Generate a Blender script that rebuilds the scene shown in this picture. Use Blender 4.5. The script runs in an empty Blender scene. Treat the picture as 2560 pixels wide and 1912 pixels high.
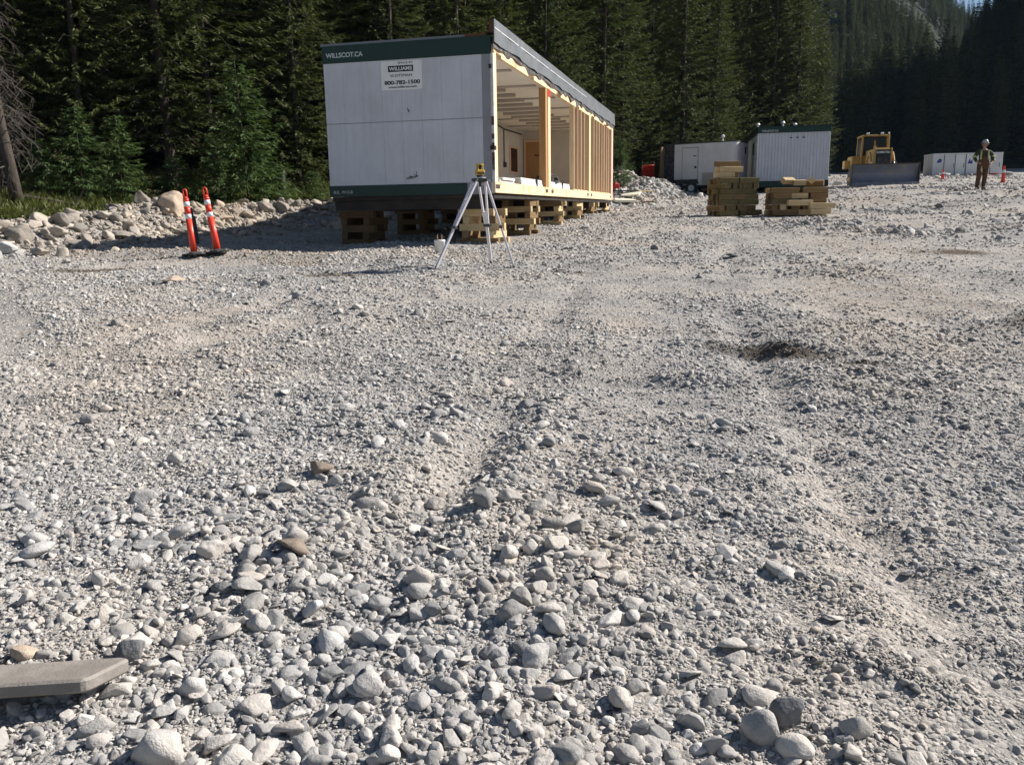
import bpy, bmesh, math, random
import numpy as np
from mathutils import Vector, Matrix, Euler, Quaternion

random.seed(7); RNG = np.random.default_rng(11)
rad = math.radians
scene = bpy.context.scene
COL = scene.collection

# ------------------------------------------------------------------ camera
PITCH, ROLL, FPX = rad(11.52), rad(0.92), 2100.0
CAMZ = 1.6
cam = bpy.data.cameras.new('camera'); camo = bpy.data.objects.new('camera', cam); COL.objects.link(camo)
cam.sensor_width = 36.0; cam.lens = FPX / 2560 * 36.0; cam.clip_start = 0.05; cam.clip_end = 4000
_f = Vector((0, math.cos(PITCH), -math.sin(PITCH))); _u = Vector((0, math.sin(PITCH), math.cos(PITCH))); _x = Vector((1, 0, 0))
_xr = _x * math.cos(ROLL) - _u * math.sin(ROLL); _ur = _u * math.cos(ROLL) + _x * math.sin(ROLL)
camo.matrix_world = Matrix(((_xr.x, _ur.x, -_f.x, 0), (_xr.y, _ur.y, -_f.y, 0), (_xr.z, _ur.z, -_f.z, CAMZ), (0, 0, 0, 1)))
scene.camera = camo

# ------------------------------------------------------------------ sky, sun, exposure
SUN_EL, SUN_AZ = rad(37), rad(17)          # azimuth measured from +X towards +Y
world = bpy.data.worlds.new('World'); scene.world = world; world.use_nodes = True
wn = world.node_tree; wn.nodes.clear()
sky = wn.nodes.new('ShaderNodeTexSky'); sky.sky_type = 'NISHITA'; sky.sun_disc = False
sky.sun_elevation = SUN_EL; sky.sun_rotation = math.pi / 2 - SUN_AZ; sky.altitude = 1400; sky.air_density = 1.0; sky.dust_density = 0.3
bgn = wn.nodes.new('ShaderNodeBackground'); bgn.inputs['Strength'].default_value = 0.05
wo = wn.nodes.new('ShaderNodeOutputWorld')
wn.links.new(sky.outputs[0], bgn.inputs[0]); wn.links.new(bgn.outputs[0], wo.inputs[0])
sl = bpy.data.lights.new('sun', 'SUN'); sl.energy = 5.0; sl.angle = rad(0.53); sl.color = (1.0, 0.95, 0.885)
so = bpy.data.objects.new('sun', sl); COL.objects.link(so)
SUN_DIR = Vector((math.cos(SUN_EL) * math.cos(SUN_AZ), math.cos(SUN_EL) * math.sin(SUN_AZ), math.sin(SUN_EL)))
so.rotation_euler = SUN_DIR.to_track_quat('Z', 'Y').to_euler(); so.location = (40, 10, 40)
vs = scene.view_settings; vs.view_transform = 'Standard'; vs.look = 'None'; vs.gamma = 1.0; vs.exposure = 0.86; vs.use_curve_mapping = False
scene.cycles.max_bounces = 6; scene.cycles.diffuse_bounces = 3; scene.cycles.glossy_bounces = 2
scene.cycles.transmission_bounces = 3; scene.cycles.transparent_max_bounces = 6
scene.cycles.use_denoising = True; scene.cycles.denoiser = 'OPENIMAGEDENOISE'; scene.cycles.denoising_input_passes = 'RGB_ALBEDO_NORMAL'; scene.cycles.denoising_prefilter = 'ACCURATE'

# ------------------------------------------------------------------ numeric helpers
def vnoise(x, y, seed=0):
    x = np.asarray(x, float); y = np.asarray(y, float)
    xi = np.floor(x); yi = np.floor(y); fx = x - xi; fy = y - yi
    fx = fx * fx * (3 - 2 * fx); fy = fy * fy * (3 - 2 * fy)
    def h(a, b):
        v = np.sin(a * 127.1 + b * 311.7 + seed * 74.7) * 43758.5453
        return v - np.floor(v)
    return (h(xi, yi) * (1 - fx) + h(xi + 1, yi) * fx) * (1 - fy) + (h(xi, yi + 1) * (1 - fx) + h(xi + 1, yi + 1) * fx) * fy
def fbm(x, y, seed=0, oct=4):
    s = 0; a = 1; t = 0
    for k in range(oct):
        s = s + a * vnoise(x * 2 ** k, y * 2 ** k, seed + k * 13); t += a; a *= .5
    return s / t - 0.5
def sstep(a, b, x):
    t = np.clip((x - a) / (b - a), 0, 1); return t * t * (3 - 2 * t)
def polydist(x, y, P):
    d = np.full(np.shape(x), 1e9)
    for (x0, y0), (x1, y1) in zip(P[:-1], P[1:]):
        dx, dy = x1 - x0, y1 - y0
        t = np.clip(((x - x0) * dx + (y - y0) * dy) / (dx * dx + dy * dy), 0, 1)
        d = np.minimum(d, np.hypot(x - x0 - t * dx, y - y0 - t * dy))
    return d
EDGE_X = [-200, -40, -20, -14, -10, -5, 0, 5, 10, 15, 21, 25, 30, 38, 50, 80, 130, 400]
EDGE_Y = [-40, 12, 17, 20.5, 24.5, 30, 36, 43, 50, 57, 62, 72, 92, 100, 104, 108, 110, 110]
def edge(x): return np.interp(x, EDGE_X, EDGE_Y)
BERM = [(-16, 9), (-10.4, 16.0), (-9.4, 18.6), (-8.6, 21.0), (-7.2, 23.8), (-4.5, 26.5), (-1.5, 30), (1.5, 34.5), (5.5, 39.5), (8.0, 44)]
BX = [p[0] for p in BERM]; BY = [p[1] for p in BERM]
CTRL = [(-0.6, 13.5, .79), (0.2, 17.2, .93), (3.9, 33, 1.50), (18.2, 34, 2.18), (6.8, 26, 1.36), (8.9, 26, 1.34), (14.3, 43.8, 2.40),
        (9.0, 46, 2.32), (19.5, 44.5, 2.56), (41, 80, 4.15), (-5.6, 15.3, .90), (-3.2, 18.3, .97), (33, 50, 3.1), (30, 90, 4.75), (60, 95, 5.0), (0, 3, .165), (0, 6, .335), (3, 8, .45)]
_cx = np.array([c[0] for c in CTRL]); _cy = np.array([c[1] for c in CTRL]); _sg = 3.0 + 0.12 * _cy
_A = np.exp(-((_cx[:, None] - _cx[None]) ** 2 + (_cy[:, None] - _cy[None]) ** 2) / (2 * _sg[None] ** 2))
_w = np.linalg.solve(_A + 0.05 * np.eye(len(CTRL)), np.array([c[2] for c in CTRL]) - 0.056 * _cy)
# mounds: x, y, rx, ry, rotation, height
MOUNDS = [(-5.9, 15.5, 1.9, .55, -.15, .13), (-4.6, 16.6, 1.5, .5, .1, -.10), (2.35, 7.14, .80, .12, -.42, .09), (2.0, 6.96, .75, .11, -.42, -.045), (5.0, 7.9, .5, .25, .3, .2),
          (4.3, 7.3, .6, .3, .2, -.08), (-0.28, 4.3, .16, .95, -.22, -.07), (-0.62, 4.3, .18, 1.0, -.25, .05), (0.02, 4.4, .15, 1.0, -.2, .045), (-1.4, 4.9, .5, .3, 0, -.05),
          (0.5, 6.3, .7, .35, .2, -.07), (1.5, 7.8, 1.3, .4, -.2, -.06), (-2.8, 5.9, .9, .3, .1, .06), (-1.8, 8.6, 1.4, .4, .1, -.05), (-3.4, 11.6, 1.0, .35, 0, .06), (-2.6, 12.3, .8, .3, 0, -.06),
          (13, 30, 5, .5, .1, .18), (11.5, 21.5, 4, .6, .15, .14), (10, 17, 2.5, .5, .3, .16), (7.2, 14.5, 1.5, .4, .1, .1), (21, 43.2, 3.4, .8, .0, -.12), (19.2, 41.6, 2.6, .5, .0, .10), (23, 46, 4, 1.5, 0, .2)]
_rm = random.Random(5)
for _k in range(34): MOUNDS.append((_rm.uniform(.3, 7.5), _rm.uniform(4.5, 15), _rm.uniform(.3, .9), _rm.uniform(.07, .18), -.62 + _rm.gauss(0, .2), _rm.uniform(-.06, .075)))
for _k in range(16): MOUNDS.append((_rm.uniform(-6, 1), _rm.uniform(4, 13), _rm.uniform(.3, .9), _rm.uniform(.12, .3), _rm.gauss(0, .6), _rm.uniform(-.05, .07)))
for _k in range(14): MOUNDS.append((_rm.uniform(7, 24), _rm.uniform(15, 40), _rm.uniform(.8, 3), _rm.uniform(.2, .6), _rm.gauss(0, .3), _rm.uniform(-.08, .20)))
LANES = [[(-.25, 1.0), (-.38, 3.2), (-.22, 5.0), (.25, 8.0), (1.3, 13), (3.2, 20), (6, 30)], [(1.5, 1.0), (1.55, 3.5), (1.75, 5.5), (2.4, 9), (3.6, 14), (5.2, 20), (8.5, 30)], [(-4.5, 3), (-3.0, 7.5), (-1.2, 10.5), (2, 12.2), (7, 13.5), (14, 15)], [(-4.5, 4.6), (-3.2, 9.0), (-1.2, 12.2), (2, 13.9), (7, 15.3), (14, 17)]]
def lane(x, y):
    x = np.asarray(x, float); y = np.asarray(y, float); m = np.zeros(np.shape(x))
    for L_ in LANES: m = np.maximum(m, np.exp(-(polydist(x + .12 * fbm(x, y, 71), y, L_) / (.20 + .012 * y)) ** 2))
    return m * sstep(.32, .62, vnoise(x * .6, y * .6, 73))
def packed(x, y):                          # 1 where traffic has pressed the gravel flat
    n_ = fbm(x * .42 + y * .10, y * .30, 81, 4) + .10 * fbm(x * 2.2, y * 2.2, 83, 2)
    return np.maximum(sstep(-.03, .09, n_ + .045 * sstep(-2, 4, x)) * sstep(3.2, 5.0, y - .8 * x * (x > 0)), .8 * lane(x, y))
def height(x, y, fine=True):
    x = np.asarray(x, float); y = np.asarray(y, float)
    yy = np.clip(y, -30, 100)
    z = 0.056 * yy + 0.02 * np.clip(y - 100, 0, 400)
    k = np.exp(-((x[..., None] - _cx) ** 2 + (y[..., None] - _cy) ** 2) / (2 * _sg ** 2)) @ _w
    z = z + k
    e = edge(x); d = y - e
    hill = sstep(28, 45, x)
    rt = x / np.maximum(y, 1)
    sl_ = np.interp(rt, [.3, .36, .43, .505, .54, .7], [.03, .05, .13, .16, .30, .48])
    z = z + (1 - hill) * 0.13 * np.clip(d, 0, 400) + hill * np.clip(d, 0, 90) * sl_ + 112 * sstep(0, 110, x - .62 * y) * sstep(98, 145, y)  # last term: ridge added beyond the view to shade the right hillside
    # rocky bank along the forest
    bd = polydist(x, y, BERM); left = y > np.interp(x, BX, BY) 
    left = left & (x < 8)
    n1 = fbm(x * .7, y * .7, 5)
    berm = 0.62 * np.exp(-(bd / 0.95) ** 2) * (1 + 0.9 * n1)
    z = z + np.where(left, np.maximum(berm, 0.42 * np.exp(-(bd / 12.0) ** 2) * sstep(8, 4, x)), berm) * sstep(12, 6, x)
    z = z + np.where(left, .62 * sstep(.3, 4.5, bd), 0) * sstep(-3.5, -6.5, x)
    # spoil heap right of the trailer
    z = z + 0.95 * np.exp(-(((x - 6.2) / 1.9) ** 2 + ((y - 45.5) / 2.6) ** 2)) 
    for mx, my, rx, ry, r, hh in MOUNDS:
        c, s = math.cos(r), math.sin(r); dx = x - mx; dy = y - my
        z = z + hh * np.exp(-(((dx * c + dy * s) / rx) ** 2 + ((-dx * s + dy * c) / ry) ** 2))
    near = sstep(70, 25, y)
    pk_ = packed(x, y); ln_ = lane(x, y); z = z + near * .016 * ln_ * np.sin(y * 19 + x * 5); z = z - .035 * ln_ + .018 * 4 * ln_ * (1 - ln_) * near
    z = z + near * (0.085 * fbm(x * .45, y * .45, 1) + (1 - .75 * pk_) * 0.10 * fbm(x * 1.6, y * 1.6, 2) - .03 * pk_)
    # crawler tracks that cross the site
    tr = 0.5 + 0.5 * np.sin((x * 0.55 + y * 0.80) * 15.0 + 2.5 * fbm(x * .5, y * .5, 31))
    z = z + near * 0.030 * tr * sstep(.42, .65, vnoise(x * .35, y * .35, 9)) * sstep(-1, 2, x)
    if fine: z = z + near * 0.040 * (1 - .7 * pk_) * fbm(x * 6, y * 6, 3)
    return z
def hz(x, y): return float(height(np.array([x]), np.array([y]))[0])
def ray(px, py): return _f + _xr * ((px - 1280) / FPX) - _ur * ((py - 956) / FPX)
def ground_at(px, py):                     # where the line of sight through a photo pixel meets the ground
    d = np.array(ray(px, py)); t = np.geomspace(1.2, 300, 1500); X = t * d[0]; Y = t * d[1]; Z = CAMZ + t * d[2]
    hit = np.nonzero(Z < height(X, Y, False))[0]
    i = hit[0] if len(hit) else len(t) - 1
    return Vector((X[i], Y[i], float(height(X[i:i + 1], Y[i:i + 1])[0])))

# ------------------------------------------------------------------ materials
class NT:
    def __init__(s, name):
        s.m = bpy.data.materials.new(name); s.m.use_nodes = True; s.t = s.m.node_tree; s.t.nodes.clear()
        s.out = s.n('ShaderNodeOutputMaterial'); s.b = s.n('ShaderNodeBsdfPrincipled'); s.l(s.b.outputs[0], s.out.inputs[0])
    def n(s, t, **k):
        nd = s.t.nodes.new(t)
        for a, v in k.items(): setattr(nd, a, v)
        return nd
    def l(s, a, b): s.t.links.new(a, b)
    def coord(s, kind='Object', scale=(1, 1, 1)):
        c = s.n('ShaderNodeTexCoord'); mp = s.n('ShaderNodeMapping'); mp.inputs['Scale'].default_value = scale
        s.l(c.outputs[kind], mp.inputs[0]); return mp.outputs[0]
    def pos(s, scale=(1, 1, 1)):
        c = s.n('ShaderNodeNewGeometry'); mp = s.n('ShaderNodeMapping'); mp.inputs['Scale'].default_value = scale
        s.l(c.outputs['Position'], mp.inputs[0]); return mp.outputs[0]
    def noise(s, vec, scale, detail=4, rough=.6):
        nd = s.n('ShaderNodeTexNoise'); nd.inputs['Scale'].default_value = scale; nd.inputs['Detail'].default_value = detail; nd.inputs['Roughness'].default_value = rough
        s.l(vec, nd.inputs['Vector']); return nd.outputs[0]
    def ramp(s, fac, stops):
        r = s.n('ShaderNodeValToRGB'); e = r.color_ramp.elements
        while len(e) < len(stops): e.new(.5)
        for el, (p, c) in zip(e, stops): el.position = p; el.color = (*c, 1)
        s.l(fac, r.inputs[0]); return r.outputs[0]
    def mix(s, a, b, fac, mode='MIX'):
        m = s.n('ShaderNodeMix', data_type='RGBA', blend_type=mode)
        for v, i in ((fac, 0), (a, 6), (b, 7)):
            if isinstance(v, (int, float)): m.inputs[i].default_value = v
            elif isinstance(v, tuple): m.inputs[i].default_value = (*v, 1)
            else: s.l(v, m.inputs[i])
        return m.outputs[2]
    def math(s, op, a, b=0.0):
        m = s.n('ShaderNodeMath', operation=op)
        for v, i in ((a, 0), (b, 1)):
            if isinstance(v, (int, float)): m.inputs[i].default_value = v
            else: s.l(v, m.inputs[i])
        return m.outputs[0]
    def col(s, c):
        if isinstance(c, tuple): s.b.inputs['Base Color'].default_value = (*c, 1)
        else: s.l(c, s.b.inputs['Base Color'])
    def bump(s, h, strength, dist):
        b = s.n('ShaderNodeBump'); b.inputs['Strength'].default_value = strength; b.inputs['Distance'].default_value = dist
        s.l(h, b.inputs['Height']); s.l(b.outputs[0], s.b.inputs['Normal'])
    def done(s, rough=.8, metal=0., spec=.3):
        s.b.inputs['Roughness'].default_value = rough; s.b.inputs['Metallic'].default_value = metal
        s.b.inputs['Specular IOR Level'].default_value = spec; return s.m
def paint(name, c, rough=.55, metal=0., dirt=.35, dirtc=(.16, .14, .12), scale=2.0, spec=.35, bump=0.0):
    t = NT(name); v = t.coord(); n1 = t.noise(v, scale, 6, .65)
    f = t.ramp(n1, [(.42, (0, 0, 0)), (.75, (1, 1, 1))])
    c2 = t.mix(c, tuple(x * .82 for x in c), t.noise(t.coord(scale=(1, 1, .25)), scale * 3.3, 3))
    t.col(t.mix(c2, dirtc, t.math('MULTIPLY', f, dirt)))
    if bump: t.bump(t.noise(v, scale * 14, 3), bump, .01)
    return t.done(rough, metal, spec)
def wood(name, a, b, dark=.5, axis=0, vary=True, blotch=None):
    t = NT(name); sc = [22, 22, 22]; sc[axis] = 1.4
    g = t.noise(t.coord(scale=tuple(sc)), 1.0, 5, .6)
    c = t.mix(a, b, t.ramp(g, [(.3, (0, 0, 0)), (.7, (1, 1, 1))]))
    if vary:
        o = t.n('ShaderNodeObjectInfo')
        c = t.mix(c, t.ramp(o.outputs['Random'], [(0, (.55, .52, .46)), (.35, (.85, .8, .7)), (.7, (1, .95, .85)), (1, (.7, .6, .45))]), dark, 'MULTIPLY')
    if blotch:
        c = t.mix(c, blotch, t.math('MULTIPLY', t.ramp(t.noise(t.coord(), 2.1, 5), [(.52, (0, 0, 0)), (.66, (1, 1, 1))]), .75))
    t.col(c); t.bump(g, .35, .004)
    return t.done(.85, 0, .15)

def stone_colour(t, fac):
    return t.ramp(fac, [(0, (.25, .247, .243)), (.14, (.31, .304, .297)), (.34, (.375, .363, .35)), (.52, (.43, .415, .398)), (.68, (.47, .447, .422)), (.80, (.52, .503, .483)), (.90, (.45, .408, .37)), (1, (.60, .58, .555))])
DARK_SPOTS = [(2.2, 7.05, .75, .12, -.42), (4.95, 7.75, .40, .17, .2), (2.75, 6.55, .45, .08, -.55), (-2.7, 12.4, .8, .25, 0), (3.55, 4.95, .35, .09, -.1), (7.5, 14.2, .9, .2, 0), (-6.6, 13.3, .9, .25, .1), (0.9, 12.6, .6, .2, 0)]  # soft-edged ellipses where ground and stones are coloured darker
def dark_factor(t, vec):
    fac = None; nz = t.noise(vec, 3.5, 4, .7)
    for cx, cy, rx, ry, r in DARK_SPOTS:
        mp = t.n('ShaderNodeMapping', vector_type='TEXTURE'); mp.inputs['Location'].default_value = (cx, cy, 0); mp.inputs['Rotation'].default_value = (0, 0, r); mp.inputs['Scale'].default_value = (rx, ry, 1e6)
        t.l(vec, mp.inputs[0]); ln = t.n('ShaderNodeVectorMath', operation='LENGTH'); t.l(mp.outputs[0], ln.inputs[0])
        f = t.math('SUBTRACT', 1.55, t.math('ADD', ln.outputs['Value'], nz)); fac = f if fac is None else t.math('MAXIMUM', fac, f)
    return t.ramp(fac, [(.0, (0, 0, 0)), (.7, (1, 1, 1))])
def mat_stone(name, tex=9.0):
    t = NT(name); o = t.n('ShaderNodeObjectInfo'); c = stone_colour(t, o.outputs['Random'])
    v = t.coord('Object'); ad = t.n('ShaderNodeVectorMath', operation='ADD'); t.l(v, ad.inputs[0]); t.l(o.outputs['Location'], ad.inputs[1]); v = ad.outputs[0]
    wv = t.n('ShaderNodeVectorMath', operation='SCALE'); t.l(o.outputs['Location'], wv.inputs[0]); wv.inputs[3].default_value = 1.0
    pn = t.noise(wv.outputs[0], .42, 4, .6)
    c = t.mix(c, t.ramp(pn, [(.34, (.87, .885, .90)), (.47, (1, 1, 1)), (.56, (1.02, .995, .96)), (.64, (1.0, .935, .865))]), 1.0, 'MULTIPLY')
    sx = t.n('ShaderNodeSeparateXYZ'); t.l(o.outputs['Location'], sx.inputs[0])
    bank = t.math('MULTIPLY', t.math('LESS_THAN', sx.outputs[0], -3.2), t.math('GREATER_THAN', t.math('ADD', sx.outputs[1], t.math('MULTIPLY', sx.outputs[0], .35)), 12.4))
    c = t.mix(c, (.88, .80, .70), t.math('MULTIPLY', bank, .9), 'MULTIPLY')
    n1 = t.noise(v, tex * .28, 5, .65); n2 = t.noise(v, tex * 1.6, 4, .7)
    c = t.mix(c, t.ramp(n1, [(.3, (.66, .64, .62)), (.5, (1, 1, 1)), (.7, (1.12, 1.08, 1.02))]), .75, 'MULTIPLY')
    c = t.mix(c, t.ramp(n2, [(.3, (.8, .8, .8)), (.7, (1.08, 1.08, 1.08))]), .7, 'MULTIPLY')
    c = t.mix(c, (.42, .38, .34), dark_factor(t, o.outputs['Location']), 'MULTIPLY')
    t.col(c); t.bump(n2, .35, .05); return t.done(.88, 0, .2)
M_STONE = mat_stone('weathered limestone', 5.0)
def mat_tinted(name, a, b):
    t = NT(name); v = t.coord(); n1 = t.noise(v, 2.2, 6, .65); t.col(t.mix(t.ramp(n1, [(.3, a), (.7, b)]), t.ramp(t.noise(v, 14, 4, .7), [(.3, (.8, .8, .8)), (.7, (1.1, 1.1, 1.1))]), .8, 'MULTIPLY')); t.bump(n1, .4, .06); return t.done(.9, 0, .15)
M_STONE_BROWN = mat_tinted('brown rock', (.17, .14, .11), (.27, .22, .175)); M_STONE_TAN = mat_tinted('tan sandstone', (.40, .31, .235), (.52, .42, .33)); M_STONE_DARK = mat_tinted('dark grey rock', (.13, .13, .135), (.22, .22, .22))
TINT = {(800, 1185): M_STONE_BROWN, (735, 1380): M_STONE_BROWN, (560, 1482): M_STONE_DARK, (330, 1650): M_STONE_DARK, (430, 533): M_STONE_TAN, (440, 705): M_STONE_TAN, (560, 553): M_STONE_TAN, (390, 712): M_STONE_DARK, (1637, 625): M_STONE_DARK, (1830, 642): M_STONE_DARK, (2345, 520): M_STONE_DARK, (1970, 1800): M_STONE_DARK, (60, 1645): M_STONE_TAN}

def mat_ground():
    t = NT('gravel and rock dust'); p = t.pos()
    big = t.noise(p, .33, 5, .6); mid = t.noise(p, 1.7, 4, .6)
    base = t.ramp(big, [(.32, (.25, .244, .238)), (.44, (.33, .318, .305)), (.54, (.375, .352, .328)), (.62, (.345, .312, .278)), (.72, (.34, .326, .312))])
    base = t.mix(base, t.ramp(mid, [(.3, (.78, .78, .78)), (.7, (1.15, 1.12, 1.07))]), .8, 'MULTIPLY')
    def vor(scale, rnd=1.0):
        v = t.n('ShaderNodeTexVoronoi'); v.inputs['Scale'].default_value = scale; v.inputs['Randomness'].default_value = rnd; t.l(p, v.inputs['Vector']); return v
    v1, v2, v3 = vor(17), vor(55), vor(130)
    sep = t.n('ShaderNodeSeparateColor'); t.l(v1.outputs['Color'], sep.inputs[0])
    sep2 = t.n('ShaderNodeSeparateColor'); t.l(v2.outputs['Color'], sep2.inputs[0])
    c = t.mix(base, t.ramp(sep.outputs[0], [(0, (.62, .62, .63)), (.5, (1, .99, .97)), (1, (1.38, 1.34, 1.3))]), .35, 'MULTIPLY')
    c = t.mix(c, t.ramp(sep2.outputs[0], [(0, (.6, .6, .6)), (.5, (1, 1, 1)), (1, (1.4, 1.36, 1.32))]), .5, 'MULTIPLY')
    c = t.mix(c, (.40, .35, .30), dark_factor(t, t.pos()), 'MULTIPLY')
    t.col(c)
    h = t.math('ADD', t.math('MULTIPLY', t.math('SUBTRACT', .6, v1.outputs['Distance']), t.math('MULTIPLY', sep.outputs[1], .026)),
               t.math('MULTIPLY', t.math('SUBTRACT', .6, v2.outputs['Distance']), t.math('MULTIPLY', sep2.outputs[1], .018)))
    h = t.math('ADD', h, t.math('MULTIPLY', t.noise(p, 160, 2), .006))
    t.bump(h, 1.0, 1.0); return t.done(.95, 0, .1)
M_GROUND = mat_ground()
def mat_forest_floor():
    t = NT('forest floor'); p = t.pos(); n = t.noise(p, .9, 6, .7)
    t.col(t.ramp(n, [(.3, (.035, .03, .02)), (.5, (.06, .055, .03)), (.65, (.05, .06, .025)), (.8, (.09, .08, .055))])); t.bump(n, .6, .2); return t.done(.95, 0, .05)
M_FLOOR = mat_forest_floor()
def mat_mountain():
    t = NT('mountain rock'); p = t.pos(); n = t.noise(p, .03, 8, .65); n2 = t.noise(t.pos((1, 1, .3)), .09, 6, .7)
    c = t.mix(t.ramp(n, [(.45, (.035, .045, .03)), (.58, (.08, .078, .082)), (.66, (.17, .155, .155))]), t.ramp(n2, [(.3, (.5, .5, .5)), (.7, (1.3, 1.3, 1.3))]), .8, 'MULTIPLY')
    t.col(c); t.bump(n2, .8, 4.0); return t.done(.95, 0, .05)
def mat_leaf(name, a, b, tip):
    t = NT(name); o = t.n('ShaderNodeObjectInfo')
    c = t.mix(a, b, o.outputs['Random'])
    v = t.n('ShaderNodeAttribute', attribute_name='tone', attribute_type='GEOMETRY')
    c = t.mix(c, tip, v.outputs['Fac'])
    t.col(c); t.b.inputs['Roughness'].default_value = .65; t.b.inputs['Specular IOR Level'].default_value = .15
    tr = t.n('ShaderNodeBsdfTranslucent'); t.l(t.mix(c, (1.0, 1.1, .5), 1.0, 'MULTIPLY'), tr.inputs[0])
    mx = t.n('ShaderNodeMixShader'); mx.inputs[0].default_value = .22; t.l(t.b.outputs[0], mx.inputs[1]); t.l(tr.outputs[0], mx.inputs[2]); t.l(mx.outputs[0], t.out.inputs[0])
    return t.m
M_NEEDLE = mat_leaf('spruce needles', (.037, .054, .022), (.062, .074, .029), (.135, .142, .052))
M_NEEDLE_Y = mat_leaf('young spruce needles', (.05, .088, .034), (.07, .11, .042), (.14, .19, .07))
M_DEAD = mat_leaf('dead grey twigs', (.10, .085, .075), (.13, .11, .095), (.17, .14, .12))
M_GRASS = mat_leaf('bank plants', (.075, .10, .03), (.11, .13, .04), (.20, .19, .08))
def mat_bark():
    t = NT('spruce bark'); n = t.noise(t.coord(scale=(1, 1, .25)), 14, 5, .7)
    t.col(t.ramp(n, [(.3, (.035, .028, .022)), (.6, (.085, .072, .06)), (.8, (.15, .135, .12))])); t.bump(n, .7, .03); return t.done(.95, 0, .1)
M_BARK = mat_bark()
def mat_siding():
    t = NT('off white siding'); st = t.noise(t.coord(scale=(7, 7, .35)), 1.6, 6, .65); bl = t.noise(t.coord(), .9, 5, .6); fi = t.noise(t.coord(scale=(60, 60, 4)), 1.0, 2)
    c = t.mix((.52, .535, .58), t.ramp(st, [(.3, (.80, .79, .79)), (.5, (1, 1, 1)), (.75, (1.06, 1.06, 1.05))]), .45, 'MULTIPLY'); c = t.mix(c, t.ramp(bl, [(.35, (.84, .83, .82)), (.6, (1.03, 1.03, 1.03))]), .8, 'MULTIPLY')
    t.col(t.mix(c, t.ramp(fi, [(.35, (.93, .93, .93)), (.65, (1.04, 1.04, 1.04))]), .6, 'MULTIPLY')); t.bump(fi, .08, .01); return t.done(.55, 0, .25)
M_WHITE = mat_siding()
M_WHITE2 = paint('darker unfaded siding', (.27, .275, .30), .55, 0, .35, (.15, .15, .165), 1.8)
M_GREEN = paint('dark green trim', (.006, .030, .024), .5, 0, .15, (.03, .05, .045), 2.0)
M_STEEL_D = paint('dark chassis steel', (.025, .022, .020), .7, .3, .5, (.09, .06, .04), 3)
M_LUMBER = wood('fresh framing lumber', (.70, .53, .32), (.82, .67, .45), .35, 2, True)
M_LUMBER_Y = wood('fresh sill lumber', (.70, .52, .31), (.80, .64, .42), .2, 1, False, (.56, .30, .15))
M_LUMBER_P = wood('pinkish framing lumber', (.60, .40, .30), (.74, .52, .42), .3, 2, True)
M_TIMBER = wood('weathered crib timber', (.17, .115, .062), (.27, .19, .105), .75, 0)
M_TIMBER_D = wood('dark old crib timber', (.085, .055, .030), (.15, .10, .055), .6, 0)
M_TIMBER_G = wood('green treated timber', (.14, .115, .058), (.22, .185, .095), .7, 0)
M_TIMBER_N = wood('pale new timber', (.50, .38, .22), (.66, .53, .34), .55, 0)
M_RUST = paint('rusted plate', (.13, .055, .03), .8, .2, .6, (.05, .03, .02), 6)
M_BRACKET = paint('grey bracket plate', (.11, .085, .075), .6, .5, .5, (.06, .035, .02), 8)
M_MEMBRANE = paint('grey roof membrane', (.155, .17, .185), .42, 0, .45, (.28, .28, .28), 2.5, .5, .12)
M_TORN = paint('torn black membrane', (.035, .035, .037), .7, 0, .7, (.30, .27, .25), 7, .3, .4)
M_PALE = paint('pale torn sheathing', (.62, .60, .57), .8, 0, .6, (.30, .18, .10), 5)
M_CEIL = paint('interior ceiling white', (.76, .73, .68), .8, 0, .15, (.4, .38, .35), 1)
M_WALLI = paint('interior wall panel', (.62, .59, .55), .8, 0, .3, (.34, .31, .28), 1.3)
M_BATTEN = paint('ceiling batten', (.42, .39, .36), .7, 0, .3, (.25, .22, .2), 3)
M_DOOR = wood('interior door veneer', (.36, .20, .085), (.44, .26, .12), .1, 2, False)
M_FLOORI = paint('plywood floor', (.42, .33, .22), .8, 0, .4, (.25, .2, .15), 2)
M_WHITEB = paint('bright white panel', (.80, .80, .79), .45, 0, .12, (.5, .5, .5), 3)
M_ORANGE = paint('orange plastic', (.80, .058, .026), .4, 0, .12, (.4, .12, .06), 4, .45)
M_REFL = paint('reflective white band', (.78, .78, .80), .35, 0, .2, (.45, .45, .45), 6)
M_BLACK = paint('black rubber', (.022, .022, .024), .8, 0, .6, (.16, .15, .14), 6)
M_DGREY = paint('dark grey plastic', (.05, .053, .05), .6, 0, .4, (.12, .12, .11), 3)
M_BLUE = paint('blue plastic', (.03, .035, .16), .5, 0, .2, (.1, .1, .12), 5)
M_ALU = paint('brushed aluminium', (.74, .72, .76), .45, .25, .15, (.4, .4, .4), 5)
M_YELLOW = paint('yellow housing', (.58, .36, .03), .45, 0, .25, (.2, .13, .05), 5)
M_DOZER = paint('dusty machine yellow', (.42, .25, .05), .6, 0, .75, (.15, .115, .075), 3.5)
M_BLADE = paint('sky tinted scoured blade steel', (.17, .19, .25), .5, .2, .85, (.26, .245, .225), 1.6, .5)  # reflected sky is put into the bluish base colour, dust over it
M_TRACK = paint('muddy track steel', (.07, .062, .055), .8, .3, .6, (.16, .14, .12), 4)
M_GLASS_D = paint('dark cab glass', (.010, .013, .014), .25, 0, .1, (.03, .03, .03), 2, .25)
M_CORR = paint('galvanised white cladding', (.60, .63, .70), .5, .05, .25, (.30, .30, .34), 1.4, .2)
M_CARGO = paint('white trailer skin', (.70, .70, .71), .5, 0, .3, (.36, .35, .34), 1.2, .15)
M_TAN = paint('tan ramp board', (.20, .135, .075), .8, 0, .4, (.1, .07, .05), 4)
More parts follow.
